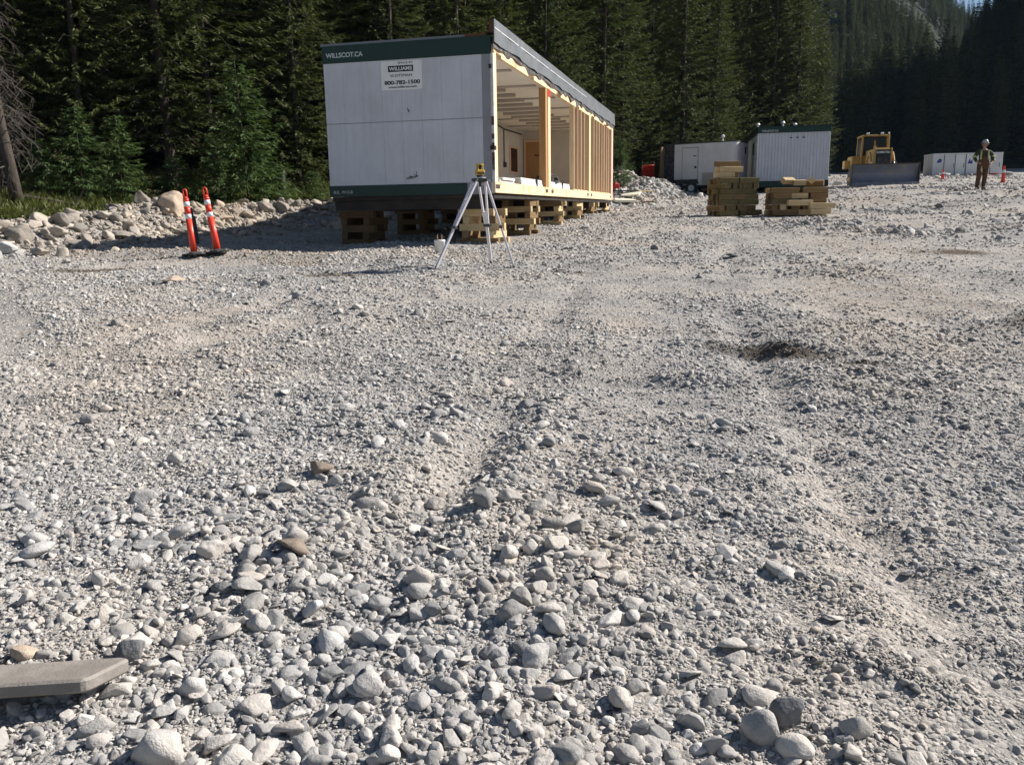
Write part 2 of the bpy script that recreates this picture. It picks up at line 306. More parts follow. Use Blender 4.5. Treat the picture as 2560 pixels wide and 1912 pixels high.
M_INK = paint('dark print', (.02, .022, .03), .7, 0, .1, (.1, .1, .1), 6)
M_GREYPRINT = paint('pale print', (.52, .57, .56), .7, 0, .2, (.3, .33, .33), 9)
M_LOGO = paint('blue print', (.05, .07, .30), .6, 0, .2, (.2, .2, .3), 6)
M_RED = paint('red plastic', (.62, .045, .035), .45, 0, .2, (.3, .05, .04), 5)
M_BAR = paint('dusty grey steel', (.23, .205, .18), .7, .05, .8, (.37, .335, .30), 5.5, .4, .3)
M_SKIN = paint('skin', (.42, .24, .17), .6, 0, .1, (.3, .15, .1), 4)
M_DUCK = paint('brown duck canvas', (.095, .045, .020), .9, 0, .35, (.2, .13, .08), 6)
M_VEST = paint('dark green work jacket', (.03, .042, .02), .85, 0, .3, (.08, .09, .04), 6)
M_HIVIS = paint('yellow green reflective tape', (.50, .55, .22), .6, 0, .2, (.4, .4, .3), 7)
M_CLOTH = paint('pale glove leather', (.60, .50, .36), .85, 0, .2, (.4, .3, .2), 7)
M_TARP = paint('dark crumpled cloth', (.05, .045, .043), .9, 0, .3, (.2, .18, .16), 6)
M_FOAM = paint('cream foam board', (.82, .78, .62), .7, 0, .1, (.6, .55, .4), 4)

# ------------------------------------------------------------------ building helpers
def tag(o, label=None, cat=None, group=None, kind=None):
    if label: o['label'] = label
    if cat: o['category'] = cat
    if group: o['group'] = group
    if kind: o['kind'] = kind
    return o
def empty(name, loc, rz=0., label=None, cat=None, group=None):
    o = bpy.data.objects.new(name, None); COL.objects.link(o); o.location = loc; o.rotation_euler = (0, 0, rz); o.empty_display_size = .2
    return tag(o, label, cat, group)
def link(name, me, parent=None):
    o = bpy.data.objects.new(name, me); COL.objects.link(o)
    if parent is not None: o.parent = parent
    return o
class MB:
    def __init__(s): s.v = []; s.f = []
    def add(s, v, f):
        b = len(s.v); s.v += [tuple(p) for p in v]; s.f += [tuple(i + b for i in q) for q in f]; return s
    def box(s, x0, x1, y0, y1, z0, z1, M=None):
        v = [Vector((x, y, z)) for x in (x0, x1) for y in (y0, y1) for z in (z0, z1)]
        if M is not None: v = [M @ p for p in v]
        return s.add(v, [(0, 1, 3, 2), (4, 6, 7, 5), (0, 4, 5, 1), (2, 3, 7, 6), (0, 2, 6, 4), (1, 5, 7, 3)])
    def tube(s, pts, rads, n=8, cap=True):
        pts = [Vector(p) for p in pts]
        if not hasattr(rads, '__len__'): rads = [rads] * len(pts)
        vs = []
        up = Vector((0, 0, 1))
        for i, p in enumerate(pts):
            d = (pts[min(i + 1, len(pts) - 1)] - pts[max(i - 1, 0)]).normalized()
            a = d.cross(up if abs(d.z) < .95 else Vector((1, 0, 0))).normalized(); b = d.cross(a)
            vs += [p + (a * math.cos(2 * math.pi * k / n) + b * math.sin(2 * math.pi * k / n)) * rads[i] for k in range(n)]
        fs = [(i * n + k, i * n + (k + 1) % n, (i + 1) * n + (k + 1) % n, (i + 1) * n + k) for i in range(len(pts) - 1) for k in range(n)]
        if cap: fs += [tuple(range(n))[::-1], tuple(range((len(pts) - 1) * n, len(pts) * n))]
        return s.add(vs, fs)
    def bar(s, p, q, w, h, up=(0, 0, 1)):
        p, q = Vector(p), Vector(q); d = (q - p).normalized(); a = d.cross(Vector(up)).normalized(); b = a.cross(d)
        v = [e + a * (i * w / 2) + b * (j * h / 2) for e in (p, q) for i in (-1, 1) for j in (-1, 1)]
        return s.add(v, [(0, 1, 3, 2), (4, 6, 7, 5), (0, 4, 5, 1), (2, 3, 7, 6), (0, 2, 6, 4), (1, 5, 7, 3)])
    def prism(s, pts, axis, a, b):             # polygon (two coordinates) swept along an axis
        def P(u, v, w): return {0: (w, u, v), 1: (u, w, v), 2: (u, v, w)}[axis]
        n = len(pts); v = [P(u, w, a) for u, w in pts] + [P(u, w, b) for u, w in pts]
        return s.add(v, [tuple(range(n))[::-1], tuple(range(n, 2 * n))] + [(k, (k + 1) % n, n + (k + 1) % n, n + k) for k in range(n)])
    def mesh(s, name, mat, bevel=0., smooth=False):
        me = bpy.data.meshes.new(name); me.from_pydata(s.v, [], s.f); me.materials.append(mat)
        bm = bmesh.new(); bm.from_mesh(me); bmesh.ops.recalc_face_normals(bm, faces=bm.faces)
        if bevel: bmesh.ops.bevel(bm, geom=list(bm.edges), offset=bevel, segments=1, affect='EDGES', clamp_overlap=True)
        for f in bm.faces: f.smooth = smooth
        bm.to_mesh(me); bm.free(); return me
    def build(s, name, mat, parent=None, bevel=0., smooth=False): return link(name, s.mesh(name, mat, bevel, smooth), parent)
def np_mesh(name, V, F, mat, smooth=False, tone=None):
    V = np.asarray(V, np.float32); F = np.asarray(F, np.int32); k = F.shape[1]
    me = bpy.data.meshes.new(name); me.vertices.add(len(V)); me.vertices.foreach_set('co', V.ravel())
    me.loops.add(F.size); me.loops.foreach_set('vertex_index', F.ravel())
    me.polygons.add(len(F)); me.polygons.foreach_set('loop_start', np.arange(0, F.size, k, dtype=np.int32)); me.polygons.foreach_set('loop_total', np.full(len(F), k, np.int32))
    if smooth: me.polygons.foreach_set('use_smooth', np.ones(len(F), bool))
    if tone is not None:
        at = me.attributes.new('tone', 'FLOAT', 'POINT'); at.data.foreach_set('value', np.asarray(tone, np.float32))
    me.materials.append(mat); me.update(calc_edges=True); me.validate(); return me
def text(name, body, size, mat, parent, M, bold=.0, width=None):
    cu = bpy.data.curves.new(name, 'FONT'); cu.body = body; cu.size = size; cu.extrude = .002; cu.offset = bold; cu.align_x = 'LEFT'
    o = bpy.data.objects.new(name, cu); COL.objects.link(o)
    dg = bpy.context.evaluated_depsgraph_get(); me = bpy.data.meshes.new_from_object(o.evaluated_get(dg)); bpy.data.objects.remove(o)
    xs = [v.co.x for v in me.vertices]; w = max(xs) - min(xs); sx = (width / w) if width else 1
    S = Matrix.Translation((-min(xs) * sx, 0, 0)) @ Matrix.Diagonal((sx, 1, 1, 1))
    me.transform(M @ S); me.materials.clear(); me.materials.append(mat)
    return link(name, me, parent)

# ------------------------------------------------------------------ stones: shapes
def stone_mesh(name, seed, flat=.62, cuts=13, sub=3, mat=M_STONE, angular=.62):
    r = np.random.default_rng(seed); bm = bmesh.new(); bmesh.ops.create_icosphere(bm, subdivisions=sub, radius=1.0)
    V = np.array([v.co[:] for v in bm.verts])
    for k in range(cuts):
        n = r.normal(size=3); n /= np.linalg.norm(n); d = r.uniform(angular, .97); e = V @ n - d
        V = V - np.clip(e, 0, None)[:, None] * n * .985
    ph = r.uniform(0, 6, 9)
    dsp = .05 * np.sin(V[:, 0] * 3 + ph[0]) * np.sin(V[:, 1] * 3.4 + ph[1]) + .03 * np.sin(V[:, 2] * 6 + ph[2] + V[:, 0] * 4) + .02 * np.sin(V[:, 1] * 9 + ph[3] + V[:, 2] * 5)
    V = V * (1 + dsp)[:, None] * np.array([r.uniform(.95, 1.2), r.uniform(.66, .95), r.uniform(flat * .75, flat * 1.2)])
    V /= np.abs(V[:, 0]).max() * 2          # unit length along x
    for v, c in zip(bm.verts, V): v.co = c
    for f in bm.faces: f.smooth = True
    me = bpy.data.meshes.new(name); bm.to_mesh(me); bm.free(); me.materials.append(mat); return me
STONES = [stone_mesh('stone', 100 + i, [.62, .5, .75, .42, .6][i % 5], [9, 10, 11, 9, 8][i % 5], 3, M_STONE, [.68, .36, .52, .32, .40][i % 5]) for i in range(10)]
PEBBLES = [stone_mesh('pebble', 200 + i, [.6, .45, .7, .5][i % 4], 9, 2, M_STONE, .34) for i in range(8)]
def proto_collection(name, meshes):
    c = bpy.data.collections.new(name)
    for i, m in enumerate(meshes):
        o = bpy.data.objects.new('%s_%02d' % (name, i), m); c.objects.link(o)
    return c
ROCKS = [stone_mesh('rock', 300 + i, [.8, .65, .9, .7][i % 4], [8, 10, 9, 11][i % 4], 4, M_STONE, [.38, .45, .34, .5][i % 4]) for i in range(8)]
for me_ in ROCKS:
    co = np.zeros(len(me_.vertices) * 3, np.float32); me_.vertices.foreach_get('co', co); co = co.reshape(-1, 3); q_ = co * 7
    dn = fbm(q_[:, 0] + q_[:, 2] * .7, q_[:, 1] + q_[:, 2] * .9, 3, 3); co *= (1 + .16 * dn)[:, None]; me_.vertices.foreach_set('co', co.ravel())
C_STONE = proto_collection('stone_shape', STONES + PEBBLES)
def scatter(name, pts, rot, scl, pid, coll, label, cat):
    me = bpy.data.meshes.new(name); n = len(pts); me.vertices.add(n); me.vertices.foreach_set('co', np.asarray(pts, np.float32).ravel())
    for an, ty, arr, key in (('rot', 'FLOAT_VECTOR', rot, 'vector'), ('scl', 'FLOAT_VECTOR', scl, 'vector'), ('pid', 'INT', pid, 'value')):
        a = me.attributes.new(an, ty, 'POINT'); a.data.foreach_set(key, np.asarray(arr, np.int32 if ty == 'INT' else np.float32).ravel())
    o = link(name, me); ng = bpy.data.node_groups.new(name, 'GeometryNodeTree')
    ng.interface.new_socket('Geometry', in_out='INPUT', socket_type='NodeSocketGeometry'); ng.interface.new_socket('Geometry', in_out='OUTPUT', socket_type='NodeSocketGeometry')
    N = ng.nodes.new; gi = N('NodeGroupInput'); go = N('NodeGroupOutput'); ip = N('GeometryNodeInstanceOnPoints'); ci = N('GeometryNodeCollectionInfo')
    ci.inputs['Collection'].default_value = coll; ci.inputs['Separate Children'].default_value = True; ci.inputs['Reset Children'].default_value = True
    ip.inputs['Pick Instance'].default_value = True
    def at(nm, ty):
        a = N('GeometryNodeInputNamedAttribute'); a.data_type = ty; a.inputs['Name'].default_value = nm; return a.outputs[0]
    L = ng.links.new; L(gi.outputs[0], ip.inputs['Points']); L(ci.outputs[0], ip.inputs['Instance']); L(at('pid', 'INT'), ip.inputs['Instance Index'])
    e2r = N('FunctionNodeEulerToRotation'); L(at('rot', 'FLOAT_VECTOR'), e2r.inputs[0]); L(e2r.outputs[0], ip.inputs['Rotation']); L(at('scl', 'FLOAT_VECTOR'), ip.inputs['Scale']); L(ip.outputs[0], go.inputs[0])
    md = o.modifiers.new('scatter', 'NODES'); md.node_group = ng
    return tag(o, label, cat, None, 'stuff')

# ================================================================== SETTING: ground
def axis_steps(segs):
    out = []
    for a, b, st in segs: out += list(np.arange(a, b, st))
    return np.array(out + [segs[-1][1]])
gx = axis_steps([(-420, -60, 15), (-60, -14, 1.2), (-14, -7, .16), (-7, 7, .075), (7, 14, .16), (14, 60, 1.2), (60, 520, 15)])
gy = axis_steps([(-60, 0, 4), (0, 1.2, .2), (1.2, 12, .075), (12, 26, .15), (26, 60, .5), (60, 140, 2), (140, 700, 20)])
GX, GY = np.meshgrid(gx, gy); GZ = height(GX, GY)
nx, ny = len(gx), len(gy)
idx = np.arange(nx * ny).reshape(ny, nx)
F = np.stack([idx[:-1, :-1], idx[:-1, 1:], idx[1:, 1:], idx[1:, :-1]], -1).reshape(-1, 4)
g_me = np_mesh('ground', np.stack([GX, GY, GZ], -1).reshape(-1, 3), F, M_GROUND, True)
g_me.materials.append(M_FLOOR)
fc = np.stack([GX, GY], -1).reshape(-1, 2)[F].mean(1)
wob = 1.6 * fbm(fc[:, 0] * .5, fc[:, 1] * .5, 77)
g_me.polygons.foreach_set('material_index', ((fc[:, 1] + wob) > edge(fc[:, 0]) - np.where(fc[:, 0] < -5, 2.3, .6)).astype(np.int32))
tag(link('ground', g_me), 'sloping pale grey gravel ground of the building site', None, None, 'structure')

# mountain behind
def mountain_h(x, y):
    ridge = np.interp(x / y * 470, [-600, -100, 60, 120, 150, 190, 222, 234, 246, 262, 330, 700], [260, 280, 270, 225, 190, 150, 118, 93, 87, 93, 112, 210])
    t = np.clip((y - 190) / (470 - 190), 0, 1.25)
    z = 8 + (ridge - 8) * t ** 1.15
    return z + 16 * fbm(x * .02, y * .02, 41, 5) * np.clip(t * 3, 0, 1) + 5 * fbm(x * .09, y * .09, 43, 3) * np.clip(t * 3, 0, 1)
mx = np.arange(-500, 760, 7.0); my = np.arange(185, 560, 7.0); MX, MY = np.meshgrid(mx, my); MZ = mountain_h(MX, MY)
i2 = np.arange(MX.size).reshape(MX.shape); F2 = np.stack([i2[:-1, :-1], i2[:-1, 1:], i2[1:, 1:], i2[1:, :-1]], -1).reshape(-1, 4)
M_HAZE = bpy.data.materials.new('thin blue air'); M_HAZE.use_nodes = True; M_HAZE.node_tree.nodes.clear()
_hv = M_HAZE.node_tree.nodes.new('ShaderNodeVolumePrincipled'); _ho = M_HAZE.node_tree.nodes.new('ShaderNodeOutputMaterial'); M_HAZE.node_tree.links.new(_hv.outputs[0], _ho.inputs['Volume'])
_hv.inputs['Color'].default_value = (.40, .60, 1, 1); _hv.inputs['Density'].default_value = .000085; _hv.inputs['Anisotropy'].default_value = 0
tag(MB().box(-450, 800, -75, 740, -20, 420).build('haze', M_HAZE), 'thin bluish air over the whole valley', 'haze', None, 'stuff')
scene.cycles.volume_bounces = 0; scene.cycles.volume_max_steps = 64
tag(link('mountain', np_mesh('mountain', np.stack([MX, MY, MZ], -1).reshape(-1, 3), F2, mat_mountain(), True)), 'steep wooded mountainside with bare rock outcrops', None, None, 'structure')

# ================================================================== TREES
def spruce_mesh(seed, H=17., R=2.2, low=.8, nb=640, tw=92, tl=.21, twid=.050, dead=60, needle=M_NEEDLE):
    r = np.random.default_rng(seed); Vs = []; Ts = []
    t = np.sort(r.uniform(0, 1, nb) ** 1.05); hgt = low + (H - low) * t; phi = np.cumsum(r.uniform(1.9, 2.9, nb))
    prof = np.clip((1 - t), .02, 1) ** .72 * (0.55 + .45 * sstep(0, .18, t))
    Lb = R * prof * r.uniform(.55, 1.12, nb) + .12
    lump = 1 + .22 * np.sin(phi * 2 + seed) * np.sin(hgt * 1.1 + seed); Lb *= lump
    for i in range(nb):
        n = max(5, int(tw * Lb[i] / R) + 4); u = np.sort(r.uniform(.12, 1.0, n)); dirx = np.array([math.cos(phi[i]), math.sin(phi[i]), 0.]); side = np.array([-dirx[1], dirx[0], 0.])
        droop = r.uniform(.25, .5) * (1 - .7 * t[i]) - .25 * t[i]
        pos = dirx * (u * Lb[i])[:, None]; pos[:, 2] = hgt[i] - droop * Lb[i] * np.sin(u * 2.0) * .8 + .10 * Lb[i] * u ** 3
        sgn = np.where(r.random(n) < .5, -1., 1.); fwd = r.uniform(.5, 1.3, n)
        d = dirx * fwd[:, None] + side * (sgn * r.uniform(.4, 1.0, n) * (1.15 - .5 * u))[:, None]; d[:, 2] += r.uniform(-.65, .25, n)
        d[-1] = dirx + np.array([0, 0, r.uniform(-.2, .25)]); d /= np.linalg.norm(d, axis=1)[:, None]
        ln = tl * r.uniform(.6, 1.25, n) * (0.55 + .45 * prof[i]); wv = np.cross(d, np.array([0, 0, 1.])) + .55 * r.normal(size=(n, 3)); wv /= np.linalg.norm(wv, axis=1)[:, None]
        w = twid * r.uniform(.6, 1.3, n)
        a = pos; m1 = pos + d * (ln * .38)[:, None]; e = pos + d * ln[:, None]; e[:, 2] -= .12 * ln
        tn = np.clip(.15 + .55 * u * r.uniform(.2, 1.1, n), 0, 1)
        Vs.append(np.stack([a, m1 + wv * w[:, None] * .5, e, m1 - wv * w[:, None] * .5], 1)); Ts.append(np.stack([tn * .3, tn * .8, tn, tn * .8], 1))
    V = np.concatenate(Vs).reshape(-1, 3); T = np.concatenate(Ts).ravel(); n = len(V) // 4
    crown = np_mesh('crown', V, np.arange(n * 4).reshape(n, 4), needle, False, T)
    mb = MB(); lean = r.uniform(-.15, .15, 2); hs = np.linspace(-.6, H, 9)
    mb.tube([(lean[0] * (h / H) ** 2, lean[1] * (h / H) ** 2, h) for h in hs], [max(.012, .0085 * H * (1 - max(h, 0) / H) ** .8 * .8 + (.05 if h < 0 else 0)) for h in hs], 8)
    for k in range(dead):
        h = r.uniform(.4, H * .55); p = r.uniform(0, 6.28); ln = r.uniform(.5, 1.0) * R * .75; q = (math.cos(p) * ln, math.sin(p) * ln, h - r.uniform(.05, .5) * ln)
        mid = (math.cos(p) * ln * .5 + r.normal() * .05, math.sin(p) * ln * .5, h - .03 * ln); mb.tube([(0, 0, h), mid, q], [.018, .012, .005], 3, False)
    return crown, mb.mesh('trunk', M_BARK, 0, True)
def dead_spruce_mesh(seed, H=11., R=1.1):
    r = np.random.default_rng(seed); mb = MB(); mb.tube([(0.02 * h * math.sin(h), 0, h) for h in np.linspace(-.4, H, 9)], [.13 * (1 - h / (H + 1)) + .02 for h in np.linspace(0, H, 9)], 8)
    tr = mb.mesh('trunk', M_BARK, 0, True); mc = MB()
    for k in range(170):
        h = r.uniform(.8, H); p = r.uniform(0, 6.28); ln = R * (1.1 - h / H * .8) * r.uniform(.4, 1.1); c, s = math.cos(p), math.sin(p)
        a = Vector((c * ln * .5, s * ln * .5, h - .1 * ln)); b = Vector((c * ln, s * ln, h - .55 * ln)); mc.tube([(0, 0, h), a, b], [.016, .011, .004], 3, False)
        for j in range(7):
            w = a.lerp(b, r.uniform(0, 1)); mc.tube([w, w + Vector((r.normal() * .16, r.normal() * .16, -r.uniform(.05, .3)))], [.006, .003], 3, False)
    return mc.mesh('crown', M_DEAD), tr
TALL = [spruce_mesh(1, 17, 2.3, .4), spruce_mesh(2, 19, 2.5, .6, 680), spruce_mesh(3, 15, 2.1, .3), spruce_mesh(4, 18, 2.0, 1.0, dead=110), spruce_mesh(5, 16, 2.6, .5),
        spruce_mesh(6, 20, 2.2, 1.4, dead=130)]
FARP = [spruce_mesh(21, 15, 1.9, .5, 240, 22, .52, .15, 0), spruce_mesh(22, 17, 2.0, .6, 250, 22, .52, .15, 0), spruce_mesh(23, 13, 1.7, .4, 230, 22, .52, .15, 0)]
YOUNG = [spruce_mesh(31, 2.6, .95, .08, 150, 46, .20, .032, 0, M_NEEDLE_Y), spruce_mesh(32, 1.9, .85, .05, 130, 46, .19, .032, 0, M_NEEDLE_Y), spruce_mesh(33, 3.6, 1.2, .1, 210, 52, .22, .034, 0, M_NEEDLE_Y)]
def plant_tree(protos, k, x, y, s, label, cat, group, name='spruce_tree', tilt=(0, 0), wide=1.0):
    cr, tr = protos[k]; root = empty(name, (x, y, hz(x, y) - .1), random.uniform(0, 6.28), label, cat, group)
    root.scale = (s * wide, s * wide, s); root.rotation_euler = (tilt[0], tilt[1], root.rotation_euler.z)
    link('trunk', tr, root); link('crown', cr, root); return root
def in_view(x, y, m=1.5): return abs(x) < .63 * y + m
placed = []
def try_place(x, y, dmin):
    for a, b in placed:
        if (a - x) ** 2 + (b - y) ** 2 < dmin * dmin: return False
    placed.append((x, y)); return True
# hand-placed trees whose outlines the photograph shows
HAND = [(13.0, 57.5, 1.10, 1), (15.9, 59.5, 1.18, 4), (18.3, 60.5, 1.22, 1), (20.3, 61.5, 1.25, 0), (22.4, 63.0, .78, 2), (23.2, 66.0, .62, 2), (10.6, 53.5, 1.0, 3), (8.2, 50.0, .95, 0), (6.1, 46.6, 1.0, 5)]
labs = {0: 'tall spruce behind the white office trailer with corrugated end wall'}
for i, (x, y, s, k) in enumerate(HAND):
    placed.append((x, y))
    if i == 4 or i == 5: l = ['short spruce at the right end of the tall row behind the corrugated trailer', 'smallest spruce at the right end of the tall row, behind the corrugated trailer'][i - 4]
    elif i == 8: l = 'tall bare-stemmed spruce just right of the open trailer, pale trunk showing'
    elif i >= 6: l = 'tall dark spruce between the open trailer and the white cargo trailer'
    else: l = 'tall olive spruce in the row behind the corrugated white trailer'
    plant_tree(TALL, k, x, y, s, l, 'spruce tree', 'tall spruces behind the trailers')
nfor = 0; front_rows = {}
for it in range(6000):
    if nfor >= 165: break
    x = random.uniform(-19, 24); dep = abs(random.gauss(0, 1)) * 6.5
    y = float(edge(x)) + .4 + dep
    if not in_view(x, y) or not try_place(x, y, 1.75): continue
    px = x / y
    if px < -.28: g = ('dark spruce in the dense forest above the rocky bank on the left', 'spruces above the left bank')
    elif px < .10: g = ('dark spruce in the dense forest behind the open trailer', 'spruces behind the open trailer')
    else: g = ('dark spruce deep in the forest behind the cargo trailer', 'spruces behind the cargo trailer')
    tree_ = plant_tree(TALL, random.randrange(6), x, y, random.uniform(.8, 1.2), g[0], 'spruce tree', g[1], tilt=(random.gauss(0, .015), random.gauss(0, .015))); nfor += 1
    if dep < 2.2: front_rows.setdefault(g[1], []).append((x / y, tree_))
ORD = ['first', 'second', 'third', 'fourth', 'fifth', 'sixth', 'seventh', 'eighth', 'ninth', 'tenth', 'eleventh', 'twelfth', 'thirteenth', 'fourteenth', 'fifteenth', 'sixteenth', 'seventeenth', 'eighteenth', 'nineteenth', 'twentieth']
WHERE = {'spruces above the left bank': 'above the rocky bank', 'spruces behind the open trailer': 'behind the open trailer', 'spruces behind the cargo trailer': 'near the cargo trailer'}
for gname, row in front_rows.items():
    row.sort(key=lambda q: q[0])
    for i, (_r, ob) in enumerate(row[:20]): ob['label'] = '%s spruce from the left in the front row %s' % (ORD[i], WHERE[gname])
nh = 0
for it in range(4000):
    if nh >= 105: break
    x = random.uniform(33, 100); y = float(edge(x)) + 1 + random.random() ** 1.5 * 55
    if not (.34 < x / y < .66) or not try_place(x, y, 3.0): continue
    plant_tree(FARP, random.randrange(3), x, y, random.uniform(.75, 1.08) * float(np.interp(x / y, [.34, .40, .5], [.72, .85, 1.0])), 'shaded spruce on the dark hillside beyond the bulldozer', 'spruce tree', 'spruces on the dark right hillside'); nh += 1
# dead grey spruce on the far left, young green spruces along the bank
ds = dead_spruce_mesh(9)
for i, (x, y, s, tl, l) in enumerate([(-11.75, 20.6, 1.05, (.02, -.10), 'grey dead spruce leaning left at the left edge of the picture'), (-12.6, 21.6, .9, (0, .03), 'second grey dead spruce behind the leaning one, at the left edge')]):
    root = empty('dead_spruce_tree', (x, y, hz(x, y) - .1), i * 2., l, 'dead tree'); root.rotation_euler = (tl[0], tl[1], 0); root.scale = (s,) * 3
    link('trunk', ds[1], root); link('crown', ds[0], root)
YS = [(-7.55, 24.9, 1.15, 2, 'largest young green spruce, behind the orange posts'), (-8.2, 24.2, .8, 0, 'low young spruce just left of the largest one, behind the tan boulder'), (-6.9, 25.6, .75, 1, 'bushy young spruce just right of the largest one'),
      (-11.0, 22.3, .95, 0, 'young spruce left of the tan boulder, in the grass'), (-11.8, 21.9, .8, 1, 'small young spruce near the left edge of the grass bank'), (-10.3, 23.0, .9, 0, 'young spruce between the tan boulder and the left grass bank'),
      (-9.2, 23.9, .75, 1, 'little young spruce in shadow behind the tan boulder'), (-6.0, 26.5, .6, 1, 'small young spruce nearest the open trailer, beside the dark stump'), (5.6, 43.2, .9, 0, 'small young spruce right of the open trailer above the gravel heap')]
for x, y, s, k, l in YS: plant_tree(YOUNG, k, x, y, s, l, 'young spruce', 'young spruces along the bank', 'young_spruce')
# far wood that reads as one mass
C_FAR = bpy.data.collections.new('far_spruce_shape')
for i, (cr, tr) in enumerate(FARP): C_FAR.objects.link(bpy.data.objects.new('far_spruce_%d' % i, cr))
fx = RNG.uniform(-260, 330, 13000); fy = RNG.uniform(195, 520, 13000)
rocky = fbm(fx * .03, fy * .03, 61, 4); keep = (rocky < .16) & (np.abs(fx) < fy * .72 + 20)
fx, fy = fx[keep], fy[keep]
hx = RNG.uniform(34, 240, 2600); hy = RNG.uniform(0, 1, 2600); hy = edge(hx) + 8 + hy * 95; kh = (hx / hy > .36) & ((hy > edge(hx) + 45) | (hx / hy > .64)) & (hx / hy < 1.25)
lx = RNG.uniform(-70, 30, 1500); ly = edge(lx) + 18 + RNG.uniform(0, 1, 1500) * 60; kl = (np.abs(lx) < ly * .7 + 5) & (lx / ly < .30)
FX = np.concatenate([fx, hx[kh], lx[kl]]); FY = np.concatenate([fy, hy[kh], ly[kl]])
FZ = np.where(FY > 190, np.maximum(mountain_h(FX, FY), height(FX, FY, False)), height(FX, FY, False)) - .3
n = len(FX); sc = RNG.uniform(.55, 1.05, n)
scatter('far_forest', np.stack([FX, FY, FZ], 1), np.stack([np.zeros(n), np.zeros(n), RNG.uniform(0, 6.28, n)], 1), np.stack([sc, sc, sc], 1), RNG.integers(0, 3, n), C_FAR, 'dense dark spruce forest covering the far slopes', 'forest')

# plants on the grassy bank
bxs, bys = [], []
px = RNG.uniform(-18, -3, 26000); py = edge(px) + RNG.uniform(-4.8, 3.5, 26000)
bd = polydist(px, py, BERM); inside = (py > np.interp(px, BX, BY)) & (bd > .45) & (fbm(px * .8, py * .8, 91) > -.16 + .25 * sstep(-8, -4, px)) & in_view(px[0], 40)
px, py = px[inside], py[inside]; pz = height(px, py); n = len(px); nb = 5
ang = RNG.uniform(0, 6.28, (n, nb)); ln = RNG.uniform(.06, .26, (n, nb)) * RNG.uniform(.6, 1.3, (n, 1)); out = RNG.uniform(.2, 1.1, (n, nb)); w = RNG.uniform(.02, .05, (n, nb))
b0 = np.stack([px, py, pz], 1)[:, None, :] + np.stack([RNG.normal(0, .05, (n, nb)), RNG.normal(0, .05, (n, nb)), np.full((n, nb), -.02)], -1)
dv = np.stack([np.cos(ang) * out, np.sin(ang) * out, np.ones((n, nb))], -1); tipp = b0 + dv * ln[..., None]; sd = np.stack([-np.sin(ang), np.cos(ang), np.zeros((n, nb))], -1) * w[..., None]
V = np.stack([b0, (b0 + tipp) / 2 + sd * .6, tipp, (b0 + tipp) / 2 - sd * .6], 2).reshape(-1, 3); tn = np.tile(np.array([0, .4, .9, .4]), n * nb) * np.repeat(RNG.uniform(.2, 1, n), nb * 4)
tag(link('bank_plants', np_mesh('bank_plants', V, np.arange(len(V)).reshape(-1, 4), M_GRASS, False, tn)), 'low green plants and grass on the bank below the forest', 'ground plants', None, 'stuff')

